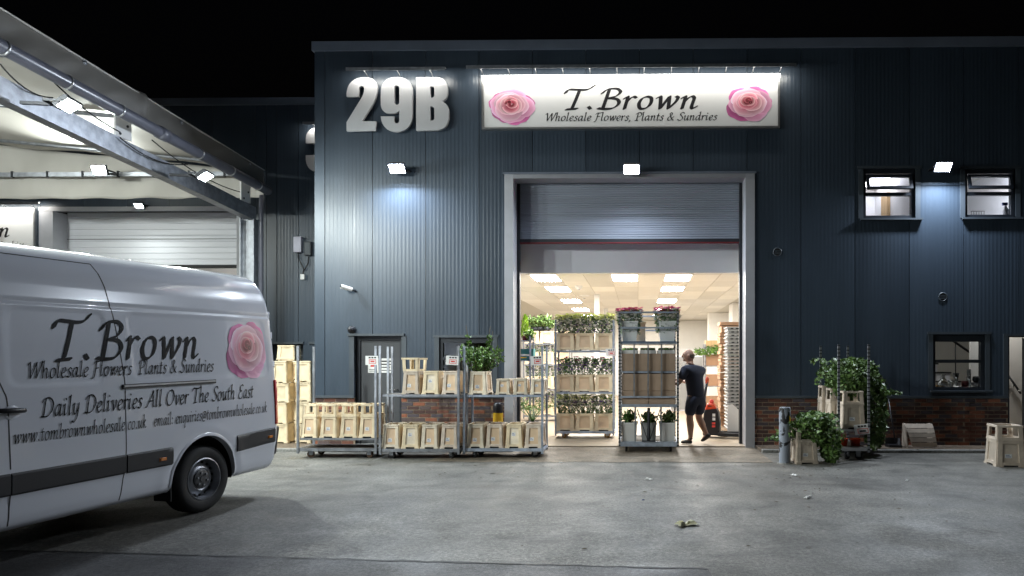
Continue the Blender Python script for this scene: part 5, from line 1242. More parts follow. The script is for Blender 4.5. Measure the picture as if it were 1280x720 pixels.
S_ = [((r.uniform(-.2, .3), r.uniform(-.15, .2), .1 + r.uniform(-.1, .3)), (r.uniform(-.8, .9), r.uniform(-.8, .4), r.uniform(.1, .9)), r.uniform(.25, .5), r.uniform(1.6, 3.0)) for k in range(40)] + [((-.15, .1, .25), (-1, r.uniform(-.3, .3), .2), r.uniform(.4, .7), 3.2) for k in range(7)]
ivy(t, r, S_, .066, fill=(((.10, .1, .18), (.30, .25, .28), 1300), ((.36, .05, -.08), (.16, .2, .26), 600)))
# broom and folded slatted lid by the brick wall
p = P(1117, 556, -.25); t = thing('broom', 'black long-handled dustpan leaning on the brick wall', 'broom', (p.x, -.28, .05)); MB().tube([(.02, .0, .1), (-.02, .24, .86)], .013, 8).build('handle', 'ink', t, True); MB().box(-.13, .1, -.12, .1, .0, .05).box(-.13, .1, .08, .1, .05, .16).build('pan', 'ink', t); MB().tube([(.06, -.06, .02), (.09, .0, .16)], [.05, .02], 8).build('brush', 'ink', t)
p = P(1150, 560, -.3); t = thing('slatted_lid', 'curved beige slatted lid propped against the brick wall', 'lid', (p.x, -.34, .052)); n = 5
arc = [(-.0, .0), (-.045, .035), (-.05, .10), (-.03, .20), (.01, .30), (.06, .375), (.12, .415), (.2, .42)]
for k in range(5):
    z0, z1 = .02 + k * .083, .02 + k * .083 + .072; f = lambda z: -.06 + .05 * (z / .42) ** 2 + .16 * max(0, z / .42 - .7) ** 1.5
    MB().hexa([(-.17 - .025 * k, f(z0), z0), (.27 - .012 * k, f(z0), z0), (.27 - .012 * k, f(z0) + .012, z0), (-.17 - .025 * k, f(z0) + .012, z0), (-.17 - .025 * (k + 1), f(z1), z1), (.27 - .012 * (k + 1), f(z1), z1), (.27 - .012 * (k + 1), f(z1) + .012, z1), (-.17 - .025 * (k + 1), f(z1) + .012, z1)]).build('slat', 'crate_w', t)
for xx in (-.26, .2): MB().hexa([(xx, -.03, .0), (xx + .02, -.03, .0), (xx + .02, .22, .0), (xx, .22, .0), (xx, .06, .42), (xx + .02, .06, .42), (xx + .02, .2, .42), (xx, .2, .42)]).build('side_board', 'crate_w', t)
# vases on the lower window sill
zs_ = P(1200, 484, .3).z
VS = (('round glass carafe with narrow neck', [(.001, 0), (.09, 0), (.10, .06), (.06, .14), (.03, .18), (.045, .25)], 1179, 'jar'), ('straight tall glass cylinder vase', [(.04, 0), (.04, .34), (.037, .34), (.037, .01)], 1211, 'jar'), ('fluted clear glass vase', [(.045, 0), (.03, .12), (.06, .27), (.057, .27), (.027, .12)], 1195, 'jar'), ('squat clear glass jar', [(.05, 0), (.055, .1), (.05, .13), (.047, .13), (.05, .1)], 1188, 'jar'), ('small dark red jar', [(.001, 0), (.06, 0), (.06, .11), (.055, .12)], 1206, 'red'), ('grey-blue bucket', [(.06, 0), (.08, .09), (.076, .09)], 1219, 'lintel'), ('brown round planter ball', [(.001, 0), (.04, .0), (.07, .05), (.06, .11), (.001, .13)], 1220, 'darkmetal'), ('shallow wooden bowl', [(.001, 0), (.04, 0), (.085, .04), (.08, .04), (.04, .01)], 1174, 'lightwood'))
MB().box(H_lo[0], H_lo[1], .16, .45, zs_ - .04, zs_).build('inner_sill', 'pw', wh)
for i, (lb, pf, px, m_) in enumerate(VS):
    yv = .26 + .06 * (i % 2); p = P(px, 484, yv); t = thing('vase' if m_ == 'jar' else 'pot', lb + ' on the lower window sill', 'vase' if m_ == 'jar' else 'pot', (p.x, yv, zs_ + (.09 if 'ball' in lb else 0))); MB().lathe(pf, 18).build('vessel', m_, t, True)
# litter on the yard
def litter(name, label, px, py, w_, m, seed):
    r = random.Random(seed); p = GG(px, py); t = thing(name, label, 'litter', (p.x, p.y, gz(p.y)), r.uniform(0, 3)); mb = MB(); n = 7
    hts = {(i, j): .004 + r.random() * w_ * .22 for i in range(n + 1) for j in range(n + 1)}
    mb.grid(lambda u, v: (w_ * (u - .5) * (1 + .2 * math.sin(v * 9)), w_ * .5 * (v - .5) * (1 + .2 * math.cos(u * 7)), .006 + hts[round(u * n), round(v * n)] * (1 if 0 < u < 1 and 0 < v < 1 else .3)), n, n); mb.build('sheet', m, t, solid=.001)
litter('crumpled_wrapper', 'crumpled pale yellow wrapper lying on the yard', 859, 657, .20, mat('yellow_wrapper', (.82, .80, .60), .4), 1)
litter('paper_scrap', 'torn white scrap of paper below the tall trolley', 811, 600, .09, 'paper', 2); litter('paper_scrap', 'folded white paper strip on the yard before the bollard', 1010, 623, .10, 'paper', 3)
litter('paper_scrap', 'tiny white paper scrap near the bush trolley', 701, 579, .05, 'paper', 4); litter('paper_scrap', 'thin pale scrap on the yard before the chipped bollard', 993, 595, .09, 'paper', 6); litter('paper_scrap', 'small white scrap on the yard before the lone crate', 1134, 601, .06, 'paper', 7); litter('paper_scrap', 'small bluish scrap in the middle of the yard', 804, 626, .03, 'bluebox', 8)
r = random.Random(31); lf = MB()
for k in range(110):
    px, py = r.choice(((r.uniform(640, 1270), r.uniform(585, 690)), (r.gauss(1005, 45), r.gauss(600, 18)), (r.uniform(360, 680), r.uniform(578, 600)))); py = max(582, py); p = GG(px, py); s_ = r.uniform(.012, .035)
    a_ = r.uniform(0, 6.3); d = Vector((math.cos(a_), math.sin(a_), 0)); e = Vector((-d.y, d.x, 0)); b0 = Vector((p.x, p.y, gz(p.y) + .0085)); lf.poly([b0 - d * s_, b0 + e * s_ * .45 + Vector((0, 0, .006)), b0 + d * s_, b0 - e * s_ * .45])
o = lf.build('fallen_leaves', mat('dead_leaf', (.07, .055, .03), .8, var=.4, vscale=9)); tag(o, 'dead leaf fragments scattered over the yard', 'leaves', kind='stuff')

# ================================================================== FLOWERS INSIDE THE HALL
r = random.Random(5)
def bunch(kind):
    t = thing('flower_bunch', 'x', 'flowers'); sl, lf, bl, b2 = MB(), MB(), MB(), MB()
    sl.lathe([(.035, -.18), (.06, 0), (.10, .24), (.105, .25)], 10); sl.build('sleeve', 'sleeve', t, True)
    for k in range(150):
        a = r.uniform(0, 6.3); h = r.uniform(-.12, .28); rad = (.045 + .06 * max(0, (h + .1) / .4)) * math.sqrt(r.random()); p = Vector((rad * math.cos(a), rad * math.sin(a), h)); leaf_fan(lf, p, Vector((math.cos(a) * .5, math.sin(a) * .5, r.uniform(-.2, 1))), rv(r), .055, .014)
    lf.build('foliage', 'leaf_v', t)['kind'] = 'stuff'
    def bloom(mb, p, s_, n=6):
        for q in range(n):
            a = q * 6.28 / n + r.random(); d = Vector((math.cos(a), math.sin(a), .6)); leaf_fan(mb, p, d, Vector((0, 0, 1)), s_, s_ * .4)
    cnt = {'white': (30, 60), 'violet': (2, 8), 'mixed': (26, 22), 'bouquet': (34, 44)}[kind]; mats = {'white': ('bloom_w', 'bloom_y'), 'violet': ('bloom_p', 'bloom_v'), 'mixed': ('bloom_w', 'bloom_y'), 'bouquet': ('bloom_w', 'bloom_p')}[kind]
    for k in range(cnt[0]):
        a = r.uniform(0, 6.3); rad = .112 * r.random() ** .25; bloom(bl, Vector((rad * math.cos(a), rad * math.sin(a), r.uniform(.10, .30))), .046)
    for k in range(cnt[1]):
        a = r.uniform(0, 6.3); rad = .118 * r.random() ** .35; bloom(b2, Vector((rad * math.cos(a), rad * math.sin(a), r.uniform(.24, .34) if kind != 'violet' else r.uniform(.0, .28))), .036, 5)
    bl.build('blooms', mats[0], t)['kind'] = 'stuff'; b2.build('buds', mats[1], t)['kind'] = 'stuff'
    if kind == 'bouquet':
        v = MB()
        for k in range(12):
            a = r.uniform(0, 6.3); rad = .10 * math.sqrt(r.random()); bloom(v, Vector((rad * math.cos(a), rad * math.sin(a), r.uniform(.2, .31))), .04, 6)
        v.build('yellow_blooms', 'bloom_o', t)['kind'] = 'stuff'
    if kind != 'bouquet':
        v = MB()
        for k in range(7):
            a = r.uniform(0, 6.3); bloom(v, Vector((.085 * math.cos(a), .085 * math.sin(a), r.uniform(.0, .2))), .042, 5)
        v.build('violet_blooms', 'bloom_v', t)['kind'] = 'stuff'
    return t
B_w, B_v, B_m, B_b = bunch('white'), bunch('violet'), bunch('mixed'), bunch('bouquet')
FZ = .028
ft = trolley('tall flower trolley with three shelves of bunches inside the doorway', (-.935, 1.50, FZ), 0, L=1.22, Wd=.56, H=2.42, base=.15, shelves=(.95, 1.80), posts='steel_b', kind='steel_b', wheel=mat('orange_wheel', (.28, .15, .04), .6), card=(.54, 1), cardz=1.76)
for si, (z, pb, nmz) in enumerate(((.152, B_m, 'bottom'), (.952, B_v, 'middle'), (1.802, B_w, 'top'))):
    for k in range(3): put(pr_cc, (-.935 - .40 + k * .395, 1.50, FZ + z), 'beige flower crate, %s from the cage trolley on the flower trolley %s shelf' % (ORD[2 - k], nmz), None, r.uniform(-.02, .02), None, (.98, .95, .97))
    for k in range(6):
        for dy in (-.09, .11): put(pb, (-.935 - .485 + k * .196 + r.uniform(-.015, .015), 1.50 + dy, FZ + z + .36 + r.uniform(-.01, .02)), {'bottom': 'bunch of mixed white flowers in the bottom crates of the flower trolley', 'middle': 'dark sleeved bunch of purple buds in the middle crates of the flower trolley', 'top': 'bunch of white and yellow-green flowers in the top crates of the flower trolley'}[nmz], 'bunches on the %s shelf' % nmz, r.uniform(0, 6), None, (1.05, 1.05, 1.12))
# plant trolley further in, on the left
pt = trolley('plant trolley with hanging ferns further inside the hall on the left', (-2.25, 5.6, FZ), 0, L=1.25, Wd=.56, H=2.2, base=.16, shelves=(.85, 1.5, 2.05))
for z, n_ in ((.162, 3), (.852, 3), (1.502, 3), (2.052, 3)):
    for k in range(3): put(pr_cc, (-2.65 + k * .4, 5.6, FZ + z), 'beige crate on the %s of the fern trolley inside the hall' % {.162: 'bottom deck', .852: 'second tier', 1.502: 'third tier', 2.052: 'top tier'}[z], 'crates on one tier of the fern trolley', 0, None, (.98, .95, .9))
    if z < 2:
        for k in range(5): put(B_m if k % 2 else B_v, (-2.72 + k * .22, 5.5, FZ + z + .33), 'sleeved bunch in the crates of the fern trolley', 'bunches on the fern trolley', r.uniform(0, 6))
r = random.Random(8)
for k, (px, py) in enumerate(((668, 417), (683, 418), (675, 419))):
    p = P(px, py, 5.5); t = thing('fern', ('bushy green fern on top of the plant trolley', 'upright green fern on top of the plant trolley', 'small fern between two others on the plant trolley')[k], 'plant', (p.x, p.y, FZ + 2.05 + .34)); bush(t, r, .42, .27, 26, 26, .07, 'leaf_d', spread=1, up=.2); MB().lathe([(.001, -.02), (.09, -.02), (.12, .1), (.11, .1)], 12).build('pot', 'darkmetal', t, True)
# wall rack behind the left jamb: lime plant, printed box, palm
rk = thing('storage_rack', 'steel storage rack just inside the left door jamb', 'rack', (-2.72, 2.9, FZ))
for sx in (-.45, .45):
    for sy in (-.25, .25): MB().box(sx - .02, sx + .02, sy - .02, sy + .02, 0, 2.15).build('upright', 'steel', rk)
for z in (.15, .9, 1.6, 2.05): MB().box(-.47, .47, -.27, .27, z - .02, z).build('shelf', 'steel', rk)
t = thing('lime_plant', 'upright lime green conifer on top of the storage rack', 'plant', (-2.40, 2.75, FZ + 2.05)); lf = MB()
for k in range(420):
    h = r.random(); rad = .13 * (1 - h) ** .7 * (.4 + .6 * r.random()); a = r.uniform(0, 6.3); leaf_fan(lf, Vector((rad * math.cos(a), rad * math.sin(a), .05 + h * .5)), Vector((math.cos(a) * .35, math.sin(a) * .35, 1)), rv(r), .07, .012)
lf.build('foliage', 'leaf_l', t)['kind'] = 'stuff'; MB().lathe([(.001, 0), (.06, 0), (.075, .1), (.001, .1)], 12).build('pot', 'red', t, True)
t = thing('trailing_plant', 'low green plant beside the lime conifer on the rack', 'plant', (-2.28, 2.72, FZ + 2.05)); bush(t, r, .26, .17, 16, 24, .05, 'leaf'); MB().lathe([(.001, 0), (.05, 0), (.065, .09), (.001, .09)], 12).build('pot', 'darkmetal', t, True)
t = thing('printed_box', 'teal printed cardboard box on the storage rack', 'box', (-2.42, 2.68, FZ + 1.6)); MB().box(-.22, .22, 0, .3, 0, .26).build('carton', mat('teal_card', (.03, .16, .17), .6), t); MB().box(-.14, .16, -.002, 0, .1, .14).build('print', 'pw', t); MB().box(-.14, .06, -.002, 0, .05, .075).build('print', 'bol_y', t)
t = thing('palm_plant', 'arching green palm standing behind the bush trolley in the doorway', 'plant', (-2.12, 2.0, FZ)); lf = MB(); st = MB(); MB().lathe([(.001, 0), (.12, 0), (.16, .28), (.15, .28), (.001, .25)], 16).build('pot', 'darkmetal', t, True)
for k in range(15):
    a = r.uniform(0, 6.3); ln = r.uniform(.5, .85); el = r.uniform(.8, 1.35); pts = []; p = Vector((0, 0, .25)); d = Vector((math.cos(a) * math.cos(el), math.sin(a) * math.cos(el), math.sin(el)))
    for q in range(13): pts.append(p.copy()); p = p + d * (ln * 1.7 / 12); d = (d + Vector((math.cos(a) * .05, math.sin(a) * .05, -.11))).normalized()
    st.tube(pts, [.008 - .006 * q / 12 for q in range(13)], 5)
    for q in range(3, 13):
        dd = (pts[min(12, q)] - pts[q - 1]).normalized(); sd_ = dd.cross(Vector((0, 0, 1))).normalized()
        for s_ in (-1, 1): leaf_fan(lf, pts[q], dd * .6 + sd_ * s_ + Vector((0, 0, -.25)), Vector((0, 0, 1)), .26 * (1 - .05 * q), .016)
st.build('stem', 'leaf_v', t, True); lf.build('foliage', 'leaf', t)['kind'] = 'stuff'
t = thing('blue_crate', 'dark blue plastic crate on the floor behind the bush trolley', 'crate', (-1.72, -.45, .03)); c = MB(); c.box(-.2, .2, -.15, -.135, 0, .42).box(-.2, .2, .135, .15, 0, .42).box(-.2, -.185, -.135, .135, 0, .42).box(.185, .2, -.135, .135, 0, .42).box(-.185, .185, -.135, .135, 0, .02); c.build('shell', 'bluebox', t); c = MB(); c.box(-.22, .22, -.17, -.151, .39, .43).box(-.22, .22, .151, .17, .39, .43); c.build('rim', 'bluebox', t)
# ================================================================== TALL AUCTION TROLLEY
TX, TY, TD, TW = .345, -.74, 1.05, 1.06
at = thing('auction_trolley', 'tall blue-grey cage trolley loaded with brown boxes, buckets and bouquets', 'trolley', (TX, TY, .01)); hx = TW / 2
for sx in (-1, 1):
    for y in (0, TD): MB().box(sx * hx - (.035 if sx > 0 else -.0) - (0 if sx > 0 else .0), sx * hx + (.035 if sx < 0 else 0), y - .02, y + .02, .10, 2.47).build('post', 'perf', at)
def bar(nmb, x0, x1, y0, y1, z0, z1, m='steel_b'): return MB().box(x0, x1, y0, y1, z0, z1).build(nmb, m, at)
for y in (-.005, TD): bar('top_rail', -hx + .036, hx - .036, y - .015, y + .015, 2.44, 2.47); bar('rail', -hx + .036, hx - .036, y - .012, y + .012, 2.17, 2.20); bar('rail', -hx + .036, hx - .036, y - .015, y + .015, .955, .985); bar('base_rail', -hx + .036, hx - .036, y - .02, y + .02, .10, .185); bar('rail', -hx + .036, hx - .036, y - .018, y + .018, .79, .84)
for z in (1.93, 1.42): bar('shelf', -hx + .036, hx - .036, .0, TD - .02, z - .03, z, 'steel_b')
bar('shelf_cover', -hx + .04, hx - .04, -.012, TD - .03, 1.932, 1.945, mat('blue_sheet', (.03, .10, .20), .5)); bar('shelf', -hx + .036, hx - .036, .02, TD - .02, .80, .82); bar('deck', -hx + .036, hx - .036, .02, TD - .02, .15, .17, 'deck'); bar('side_rail', -hx + .002, -hx + .03, .02, TD - .02, .12, .17); bar('side_rail', hx - .03, hx - .002, .02, TD - .02, .12, .17)
for x in (-.255, -.01, .225): bar('upright', x - .012, x + .012, -.035, -.013, .99, 1.90, 'steel')
for x in (-.235, .215): bar('upright', x - .014, x + .014, -.035, -.015, .19, .79, 'steel')
cpl = MB(); cpl.box(-.03, .03, -.05, -.022, .2, .42).tube([(0, -.05, .25), (.0, -.05, .78)], .025, 8); cpl.tube([(-.2, -.04, .75), (-.02, -.05, .22)], .008, 6); cpl.tube([(.2, -.04, .75), (.02, -.05, .22)], .008, 6); cpl.box(-.12, .12, -.05, -.022, .19, .205); cpl.build('drawbar_coupling', 'darkmetal', at)
for sx in (-1, 1):
    for y in (.12, TD - .12):
        c = MB(); c.lathe([(.02, -.02), (.06, -.02), (.065, -.012), (.065, .012), (.06, .02), (.02, .02)], 16, Matrix.Translation((sx * (hx - .14), y, .058)) @ Matrix.Rotation(R(90), 4, 'Y')); co = c.build('caster', 'black', at, auto=40); MB().box(sx * (hx - .14) - .03, sx * (hx - .14) + .03, y - .03, y + .03, .085, .105).build('fork', 'darkmetal', co)
def carton(x0, x1, z0, z1, label, m='cardboard_d', y0=TY + .015, d=.46, grp='brown boxes in the cage trolley'):
    t = thing('cardboard_box', label, 'box', ((x0 + x1) / 2 + TX, y0 + d / 2, z0 + .01), group=grp); w_ = x1 - x0; h_ = z1 - z0
    MB().box(-w_ / 2, w_ / 2, -d / 2, d / 2, 0, h_).build('carton', m, t, bevel=.006); MB().box(-w_ / 2 + .002, w_ / 2 - .002, -.025, .025, h_, h_ + .001).build('tape', 'crate_panel', t)
    return t
for z0, z1, nm_ in ((.822, 1.075, 'lowest'), (1.078, 1.375, 'middle'), (1.422, 1.73, 'upper')):
    for k in range(2): carton(-.47 + k * .475, -.005 + k * .475, z0, z1, 'wide brown cardboard box on the %s side of the cage trolley %s row' % (('flower trolley', 'walking man')[k], nm_), grp=None); carton(-.47 + k * .475, -.005 + k * .475, z0, z1, 'brown cardboard box behind the %s-side box of the cage trolley %s row' % (('flower trolley', 'walking man')[k], nm_), y0=TY + .52, grp=None)
for k in range(3):
    t = thing('plug_tray', 'white tray of small seedlings on the upper brown boxes', 'tray', (TX - .33 + k * .32, TY + .24, 1.742), group='seedling trays on the upper boxes'); MB().box(-.15, .15, -.2, .2, 0, .06).build('tray', 'pw', t); lf = MB()
    for q in range(90): leaf_fan(lf, Vector((r.uniform(-.13, .13), r.uniform(-.19, .19), .06)), Vector((r.uniform(-.5, .5), r.uniform(-.5, .5), 1)), rv(r), .05, .018)
    lf.build('seedlings', 'leaf', t)['kind'] = 'stuff'
def bucket(x, y, z, lb, grp, w0=.11, w1=.135, h=.34, m='bucket', half_d=1.2):
    t = thing('flower_bucket', lb, 'bucket', (TX + x, TY + y, z + .01), group=grp); q = MB()
    def ring(hw, hd, zz): return [(-hw, -hd, zz), (hw, -hd, zz), (hw, hd, zz), (-hw, hd, zz)]
    A, B, C_ = ring(w0, w0 * half_d, 0), ring(w1, w1 * half_d, h), ring(w1 - .006, (w1 - .006) * half_d, h)
    for k in range(4): q.poly([A[k], A[(k + 1) % 4], B[(k + 1) % 4], B[k]]); q.poly([B[k], B[(k + 1) % 4], C_[(k + 1) % 4], C_[k]])
    q.poly(A[::-1]); q.poly(ring(w1 - .01, (w1 - .01) * half_d, h - .04)); q.build('tub', m, t); q = MB(); e = w1 + .008
    q.box(-e, e, -e * half_d, -w1 * half_d, h - .03, h).box(-e, e, w1 * half_d, e * half_d, h - .03, h); q.build('rim', m, t); return t
for x, lb in ((-.34, 'clear square bucket of bouquets on the left of the cage trolley top shelf'), (.33, 'clear square bucket of bouquets on the right of the cage trolley top shelf')):
    bucket(x, .22, 1.946, lb, None, .12, .15, .36)
    for k in range(6): put(B_b, (TX + x - .11 + .11 * (k % 3), TY + .12 + .2 * (k // 3), 1.946 + .27 + r.uniform(-.02, .04)), 'bright pink and yellow wrapped bouquet on top of the cage trolley', 'bouquets on the cage trolley', r.uniform(0, 6), None, (1.1, 1.1, .95))
t = thing('wooden_tub', 'tan wooden tub behind the bouquets on the cage trolley', 'tub', (TX - .14, TY + .62, 1.956)); MB().box(-.09, .09, -.1, .1, 0, .36).build('tub', 'crate_panel', t, bevel=.01); MB().box(-.1, .1, -.11, .11, .33, .37).build('rim', 'crate_panel', t)
for x, lb in ((-.34, 'white bucket of greenery low in the left of the cage trolley'), (.0, 'white bucket of dark greenery behind the coupling of the cage trolley'), (.33, 'white bucket of greenery low in the right of the cage trolley')):
    bucket(x, .2, .172, lb, None, .12, .14, .34, 'pw' if x else 'tray'); t = thing('cut_foliage', lb.replace('white bucket of', 'sprays of').replace('greenery', 'green foliage'), 'plant', (TX + x, TY + .2, .46)); bush(t, r, .26, .19, 18, 22, .06, 'leaf' if x < 0 else 'leaf_d')
# ================================================================== PALLET TRUCK, STACKS, RACK on the right
p = P(890, 545, 1.5); jk = thing('pallet_truck', 'black and orange-red powered pallet truck behind the man', 'pallet truck', (p.x, 1.55, FZ), R(-12))
b = MB(); prof = [(-.17, .05), (.17, .05), (.18, .30), (.15, .52), (.08, .66), (-.06, .68), (-.14, .55), (-.18, .30)]
n0 = len(b.v); 
for y in (-.16, .16): b.v += [(x, y, z) for x, z in prof]
k = len(prof); b.f += [tuple(range(k - 1, -1, -1)), tuple(range(k, 2 * k))] + [(i, (i + 1) % k, k + (i + 1) % k, k + i) for i in range(k)]
b.build('motor_cover', 'ink', jk, bevel=.02); MB().hexa([(-.13, -.17, .57), (.12, -.17, .60), (.12, .17, .60), (-.13, .17, .57), (-.08, -.15, .71), (.05, -.15, .70), (.05, .15, .70), (-.08, .15, .71)]).build('top_cover', 'jack_r', jk, bevel=.02)
q = MB(); q.box(.03, .09, -.166, -.161, .44, .50).box(.03, .09, -.166, -.161, .36, .42); q.build('decal', 'pw', jk); q = MB(); q.box(.02, .09, -.166, -.161, .22, .26).box(.02, .09, -.166, -.161, .28, .32); q.build('decal', 'card_red', jk)
MB().tube([(-.12, 0, .45), (-.16, 0, .8), (-.10, 0, 1.15)], .03, 8).build('tiller', 'darkmetal', jk, True); MB().tube([(-.10, -.13, 1.12), (-.09, -.14, 1.24), (-.09, .14, 1.24), (-.10, .13, 1.12)], .022, 8).build('tiller_grip', 'jack_r', jk, True); MB().lathe([(.04, 0), (.045, .06), (.03, .08), (.001, .085)], 12, Matrix.Translation((.0, 0, .70))).build('emergency_stop', 'card_red', jk, True)
for sy in (-.19, .19): MB().box(.15, 1.2, sy - .08, sy + .08, .05, .11).build('fork', 'darkmetal', jk)
for sx, sy in ((-.1, -.1), (-.1, .1), (1.0, -.19), (1.0, .19)): MB().lathe([(.02, -.04), (.07 if sx < 0 else .04, -.04), (.07 if sx < 0 else .04, .04), (.02, .04)], 14, Matrix.Translation((sx, sy, .07 if sx < 0 else .04)) @ Matrix.Rotation(R(90), 4, 'X')).build('wheel', 'black', jk, auto=40)
# tray stack on pallet
sx0 = P(909, 500, 1.7).x
pal = thing('pallet', 'wooden pallet under the tall stack of grey trays', 'pallet', (sx0 + .42, 2.1, FZ))
for k in range(5): MB().box(-.5, .5, -.45 + k * .2, -.32 + k * .2, .10, .12).build('plank', 'pallet', pal)
for x in (-.45, 0, .45): MB().box(x - .05, x + .05, -.45, .45, .0, .10).build('runner', 'pallet', pal)
tp = thing('stacking_tray', 'grey plastic tray in the tall stack beside the right door jamb', 'tray', (sx0 + .32, 1.98, FZ + .12), group='grey trays stacked by the right jamb'); q = MB(); q.box(-.3, .3, -.28, -.27, .008, .062).box(-.3, .3, .27, .28, .008, .062).box(-.3, -.29, -.27, .27, .008, .062).box(.29, .3, -.27, .27, .008, .062).box(-.29, .29, -.27, .27, .008, .016); q.build('walls', 'tray', tp)
q = MB(); q.box(-.32, .32, -.30, -.281, .05, .068).box(-.32, .32, .281, .30, .05, .068).box(-.32, -.301, -.281, .281, .05, .068).box(.301, .32, -.281, .281, .05, .068); q.build('rim', mat('pale_tray_rim', (.55, .56, .57), .5), tp); q = MB()
for k in range(5):
    q.box(-.3015, -.2995, -.22 + k * .1, -.18 + k * .1, .02, .045); q.box(-.24 + k * .11, -.18 + k * .11, -.2815, -.2795, .02, .045)
q.build('slots', 'black', tp)
for k in range(1, 30): clone(tp, (sx0 + .32 + r.uniform(-.012, .012), 1.98 + r.uniform(-.012, .012), FZ + .12 + k * .073), r.uniform(-.012, .012))
wb = thing('white_board', 'white triangular-topped board leaning on the tray stack', 'board', (sx0 + .22, 1.64, FZ)); q = MB(); v = [(-.22, 0, .02), (.35, 0, .02), (.35, 0, .26), (-.12, 0, .68), (-.22, 0, .66)]; q.poly([(x, y - .02, z) for x, y, z in v]); q.poly([(x, y + .0, z) for x, y, z in v][::-1])
for i in range(5): a_, b_2 = v[i], v[(i + 1) % 5]; q.poly([(a_[0], 0, a_[2]), (b_2[0], 0, b_2[2]), (b_2[0], -.02, b_2[2]), (a_[0], -.02, a_[2])])
q.build('sheet', 'pw', wb); MB().box(-.22, .35, -.03, .01, .0, .02).build('foot', 'pw', wb)
p = P(904, 520, 3.0); cs = thing('flattened_cartons', 'tall brown stack of flattened cartons behind the grey trays', 'cardboard stack', (p.x + .25, 3.1, FZ + .0))
for k in range(30): MB().box(-.33 + r.uniform(-.02, .02), .33, -.28 + r.uniform(-.02, .02), .28, .02 + k * .082, .02 + k * .082 + r.uniform(.06, .076)).build('carton_bundle', 'cardboard', cs)
lw = thing('timber_sheet', 'pale timber sheet leaning against the carton stack', 'board', (p.x + .12, 2.72, FZ)); MB().hexa([(-.12, -.1, 0), (.16, -.1, 0), (.16, -.085, 0), (-.12, -.085, 0), (-.12, .04, 1.25), (.16, .04, 1.25), (.16, .055, 1.25), (-.12, .055, 1.25)]).build('sheet', 'lightwood', lw); MB().box(-.12, .16, -.115, -.10, .0, .03).build('edge_batten', 'lightwood', lw)
rk2 = thing('storage_rack', 'steel rack of cartons and greens against the far right of the hall', 'rack', (2.75, 8.0, FZ))
for sx in (-.6, .6):
    for sy in (-.3, .3): MB().box(sx - .02, sx + .02, sy - .02, sy + .02, 0, 2.1).build('upright', 'steel', rk2)
for z in (.2, .85, 1.45, 2.0): MB().box(-.62, .62, -.32, .32, z - .03, z).build('shelf', 'steel', rk2)
for z, nm_ in ((.2, 'bottom'), (.85, 'second'), (1.45, 'third'), (2.0, 'top')):
    for k in range(2):
        t = thing('cardboard_box', 'tan carton on the %s shelf of the far rack' % nm_, 'box', (2.42 + k * .6, 7.9, FZ + z), group='cartons on the %s shelf of the far rack' % nm_); MB().box(-.25, .25, -.2, .2, 0, .34 if z < 2 else .2).build('carton', 'cardboard' if z < 2 else 'lightwood', t, bevel=.006); MB().box(-.25, .25, -.03, .03, .34 if z < 2 else .2, .342 if z < 2 else .202).build('tape', 'crate_panel', t)
for k in range(3):
    t = thing('cut_foliage', 'long sprays of green leaves lying on the far rack', 'plant', (2.25 + k * .35, 7.6, FZ + 1.8 + .1 * (k % 2)), group='green sprays on the far rack'); lf = MB(); MB().tube([(-.3, 0, 0), (.2, -.1, .1)], .02, 6).build('stem', 'leaf_v', t, True)
    for q in range(140): leaf_fan(lf, Vector((r.uniform(-.35, .3), r.uniform(-.12, .12), r.uniform(-.05, .14))), Vector((-1, -.3, r.uniform(-.2, .6))) + rv(r) * .6, rv(r), .13, .022)
    lf.build('foliage', 'leaf', t)['kind'] = 'stuff'
t = thing('steel_cabinet', 'pale grey cabinet against the far hall wall behind the man', 'cabinet', (1.7, 9.5, FZ)); MB().box(-.5, .5, -.3, .3, 0, 1.75).build('carcass', 'lintel', t, bevel=.01); MB().box(-.49, -.005, -.315, -.30, .05, 1.72).build('door', 'tray', t); MB().box(.005, .49, -.315, -.30, .05, 1.72).build('door', 'tray', t)

p = P(701, 434, 19.0); t = thing('exit_sign', 'small green running-man exit sign on the far hall wall', 'sign', (p.x - .0, 19.08, p.z)); MB().box(-.22, .22, -.02, 0, -.12, .12).build('panel', mat('sign_green', (.02, .32, .14), .5), t); MB().box(.05, .18, -.024, -.02, -.02, .02).build('arrow_bar', 'pw', t); MB().box(-.15, -.05, -.024, -.02, -.08, .08).build('door_mark', 'pw', t)
p = P(679, 405, 8.9); t = thing('security_camera', 'tiny black security camera on the white hall wall', 'camera', (p.x, 8.99, p.z)); MB().box(-.05, .05, -.16, -.02, -.04, .05).build('body', 'ink', t); MB().tube([(0, -.02, 0), (0, 0, 0)], .02, 8).build('bracket', 'pw', t)
# ================================================================== THE MAN
def skinned(chains, levels=2, root=0):
    vs, es, rad = [], [], []; key = {}
    for ch in chains:
        prev = None
        for (x, y, z, *rr) in ch:
            k = (round(x, 4), round(y, 4), round(z, 4))
            if k not in key:
                key[k] = len(vs); vs.append((x, y, z)); rad.append((rr[0], rr[1] if len(rr) > 1 else rr[0]))
            i = key[k]
            if prev is not None and prev != i: es.append((prev, i))
            prev = i
    me = bpy.data.meshes.new('s'); me.from_pydata(vs, es, []); o = bpy.data.objects.new('s', me); COL.objects.link(o)
    o.modifiers.new('k', 'SKIN').use_smooth_shade = True; sv = me.skin_vertices[0].data
    for i, q in enumerate(rad): sv[i].radius = q; sv[i].use_root = (i == root)
    ss = o.modifiers.new('u', 'SUBSURF'); ss.levels = levels; ss.render_levels = levels
    dg = bpy.context.evaluated_depsgraph_get(); m2 = bpy.data.meshes.new_from_object(o.evaluated_get(dg)); bpy.data.objects.remove(o); return m2
p = P(870, 555, .25)
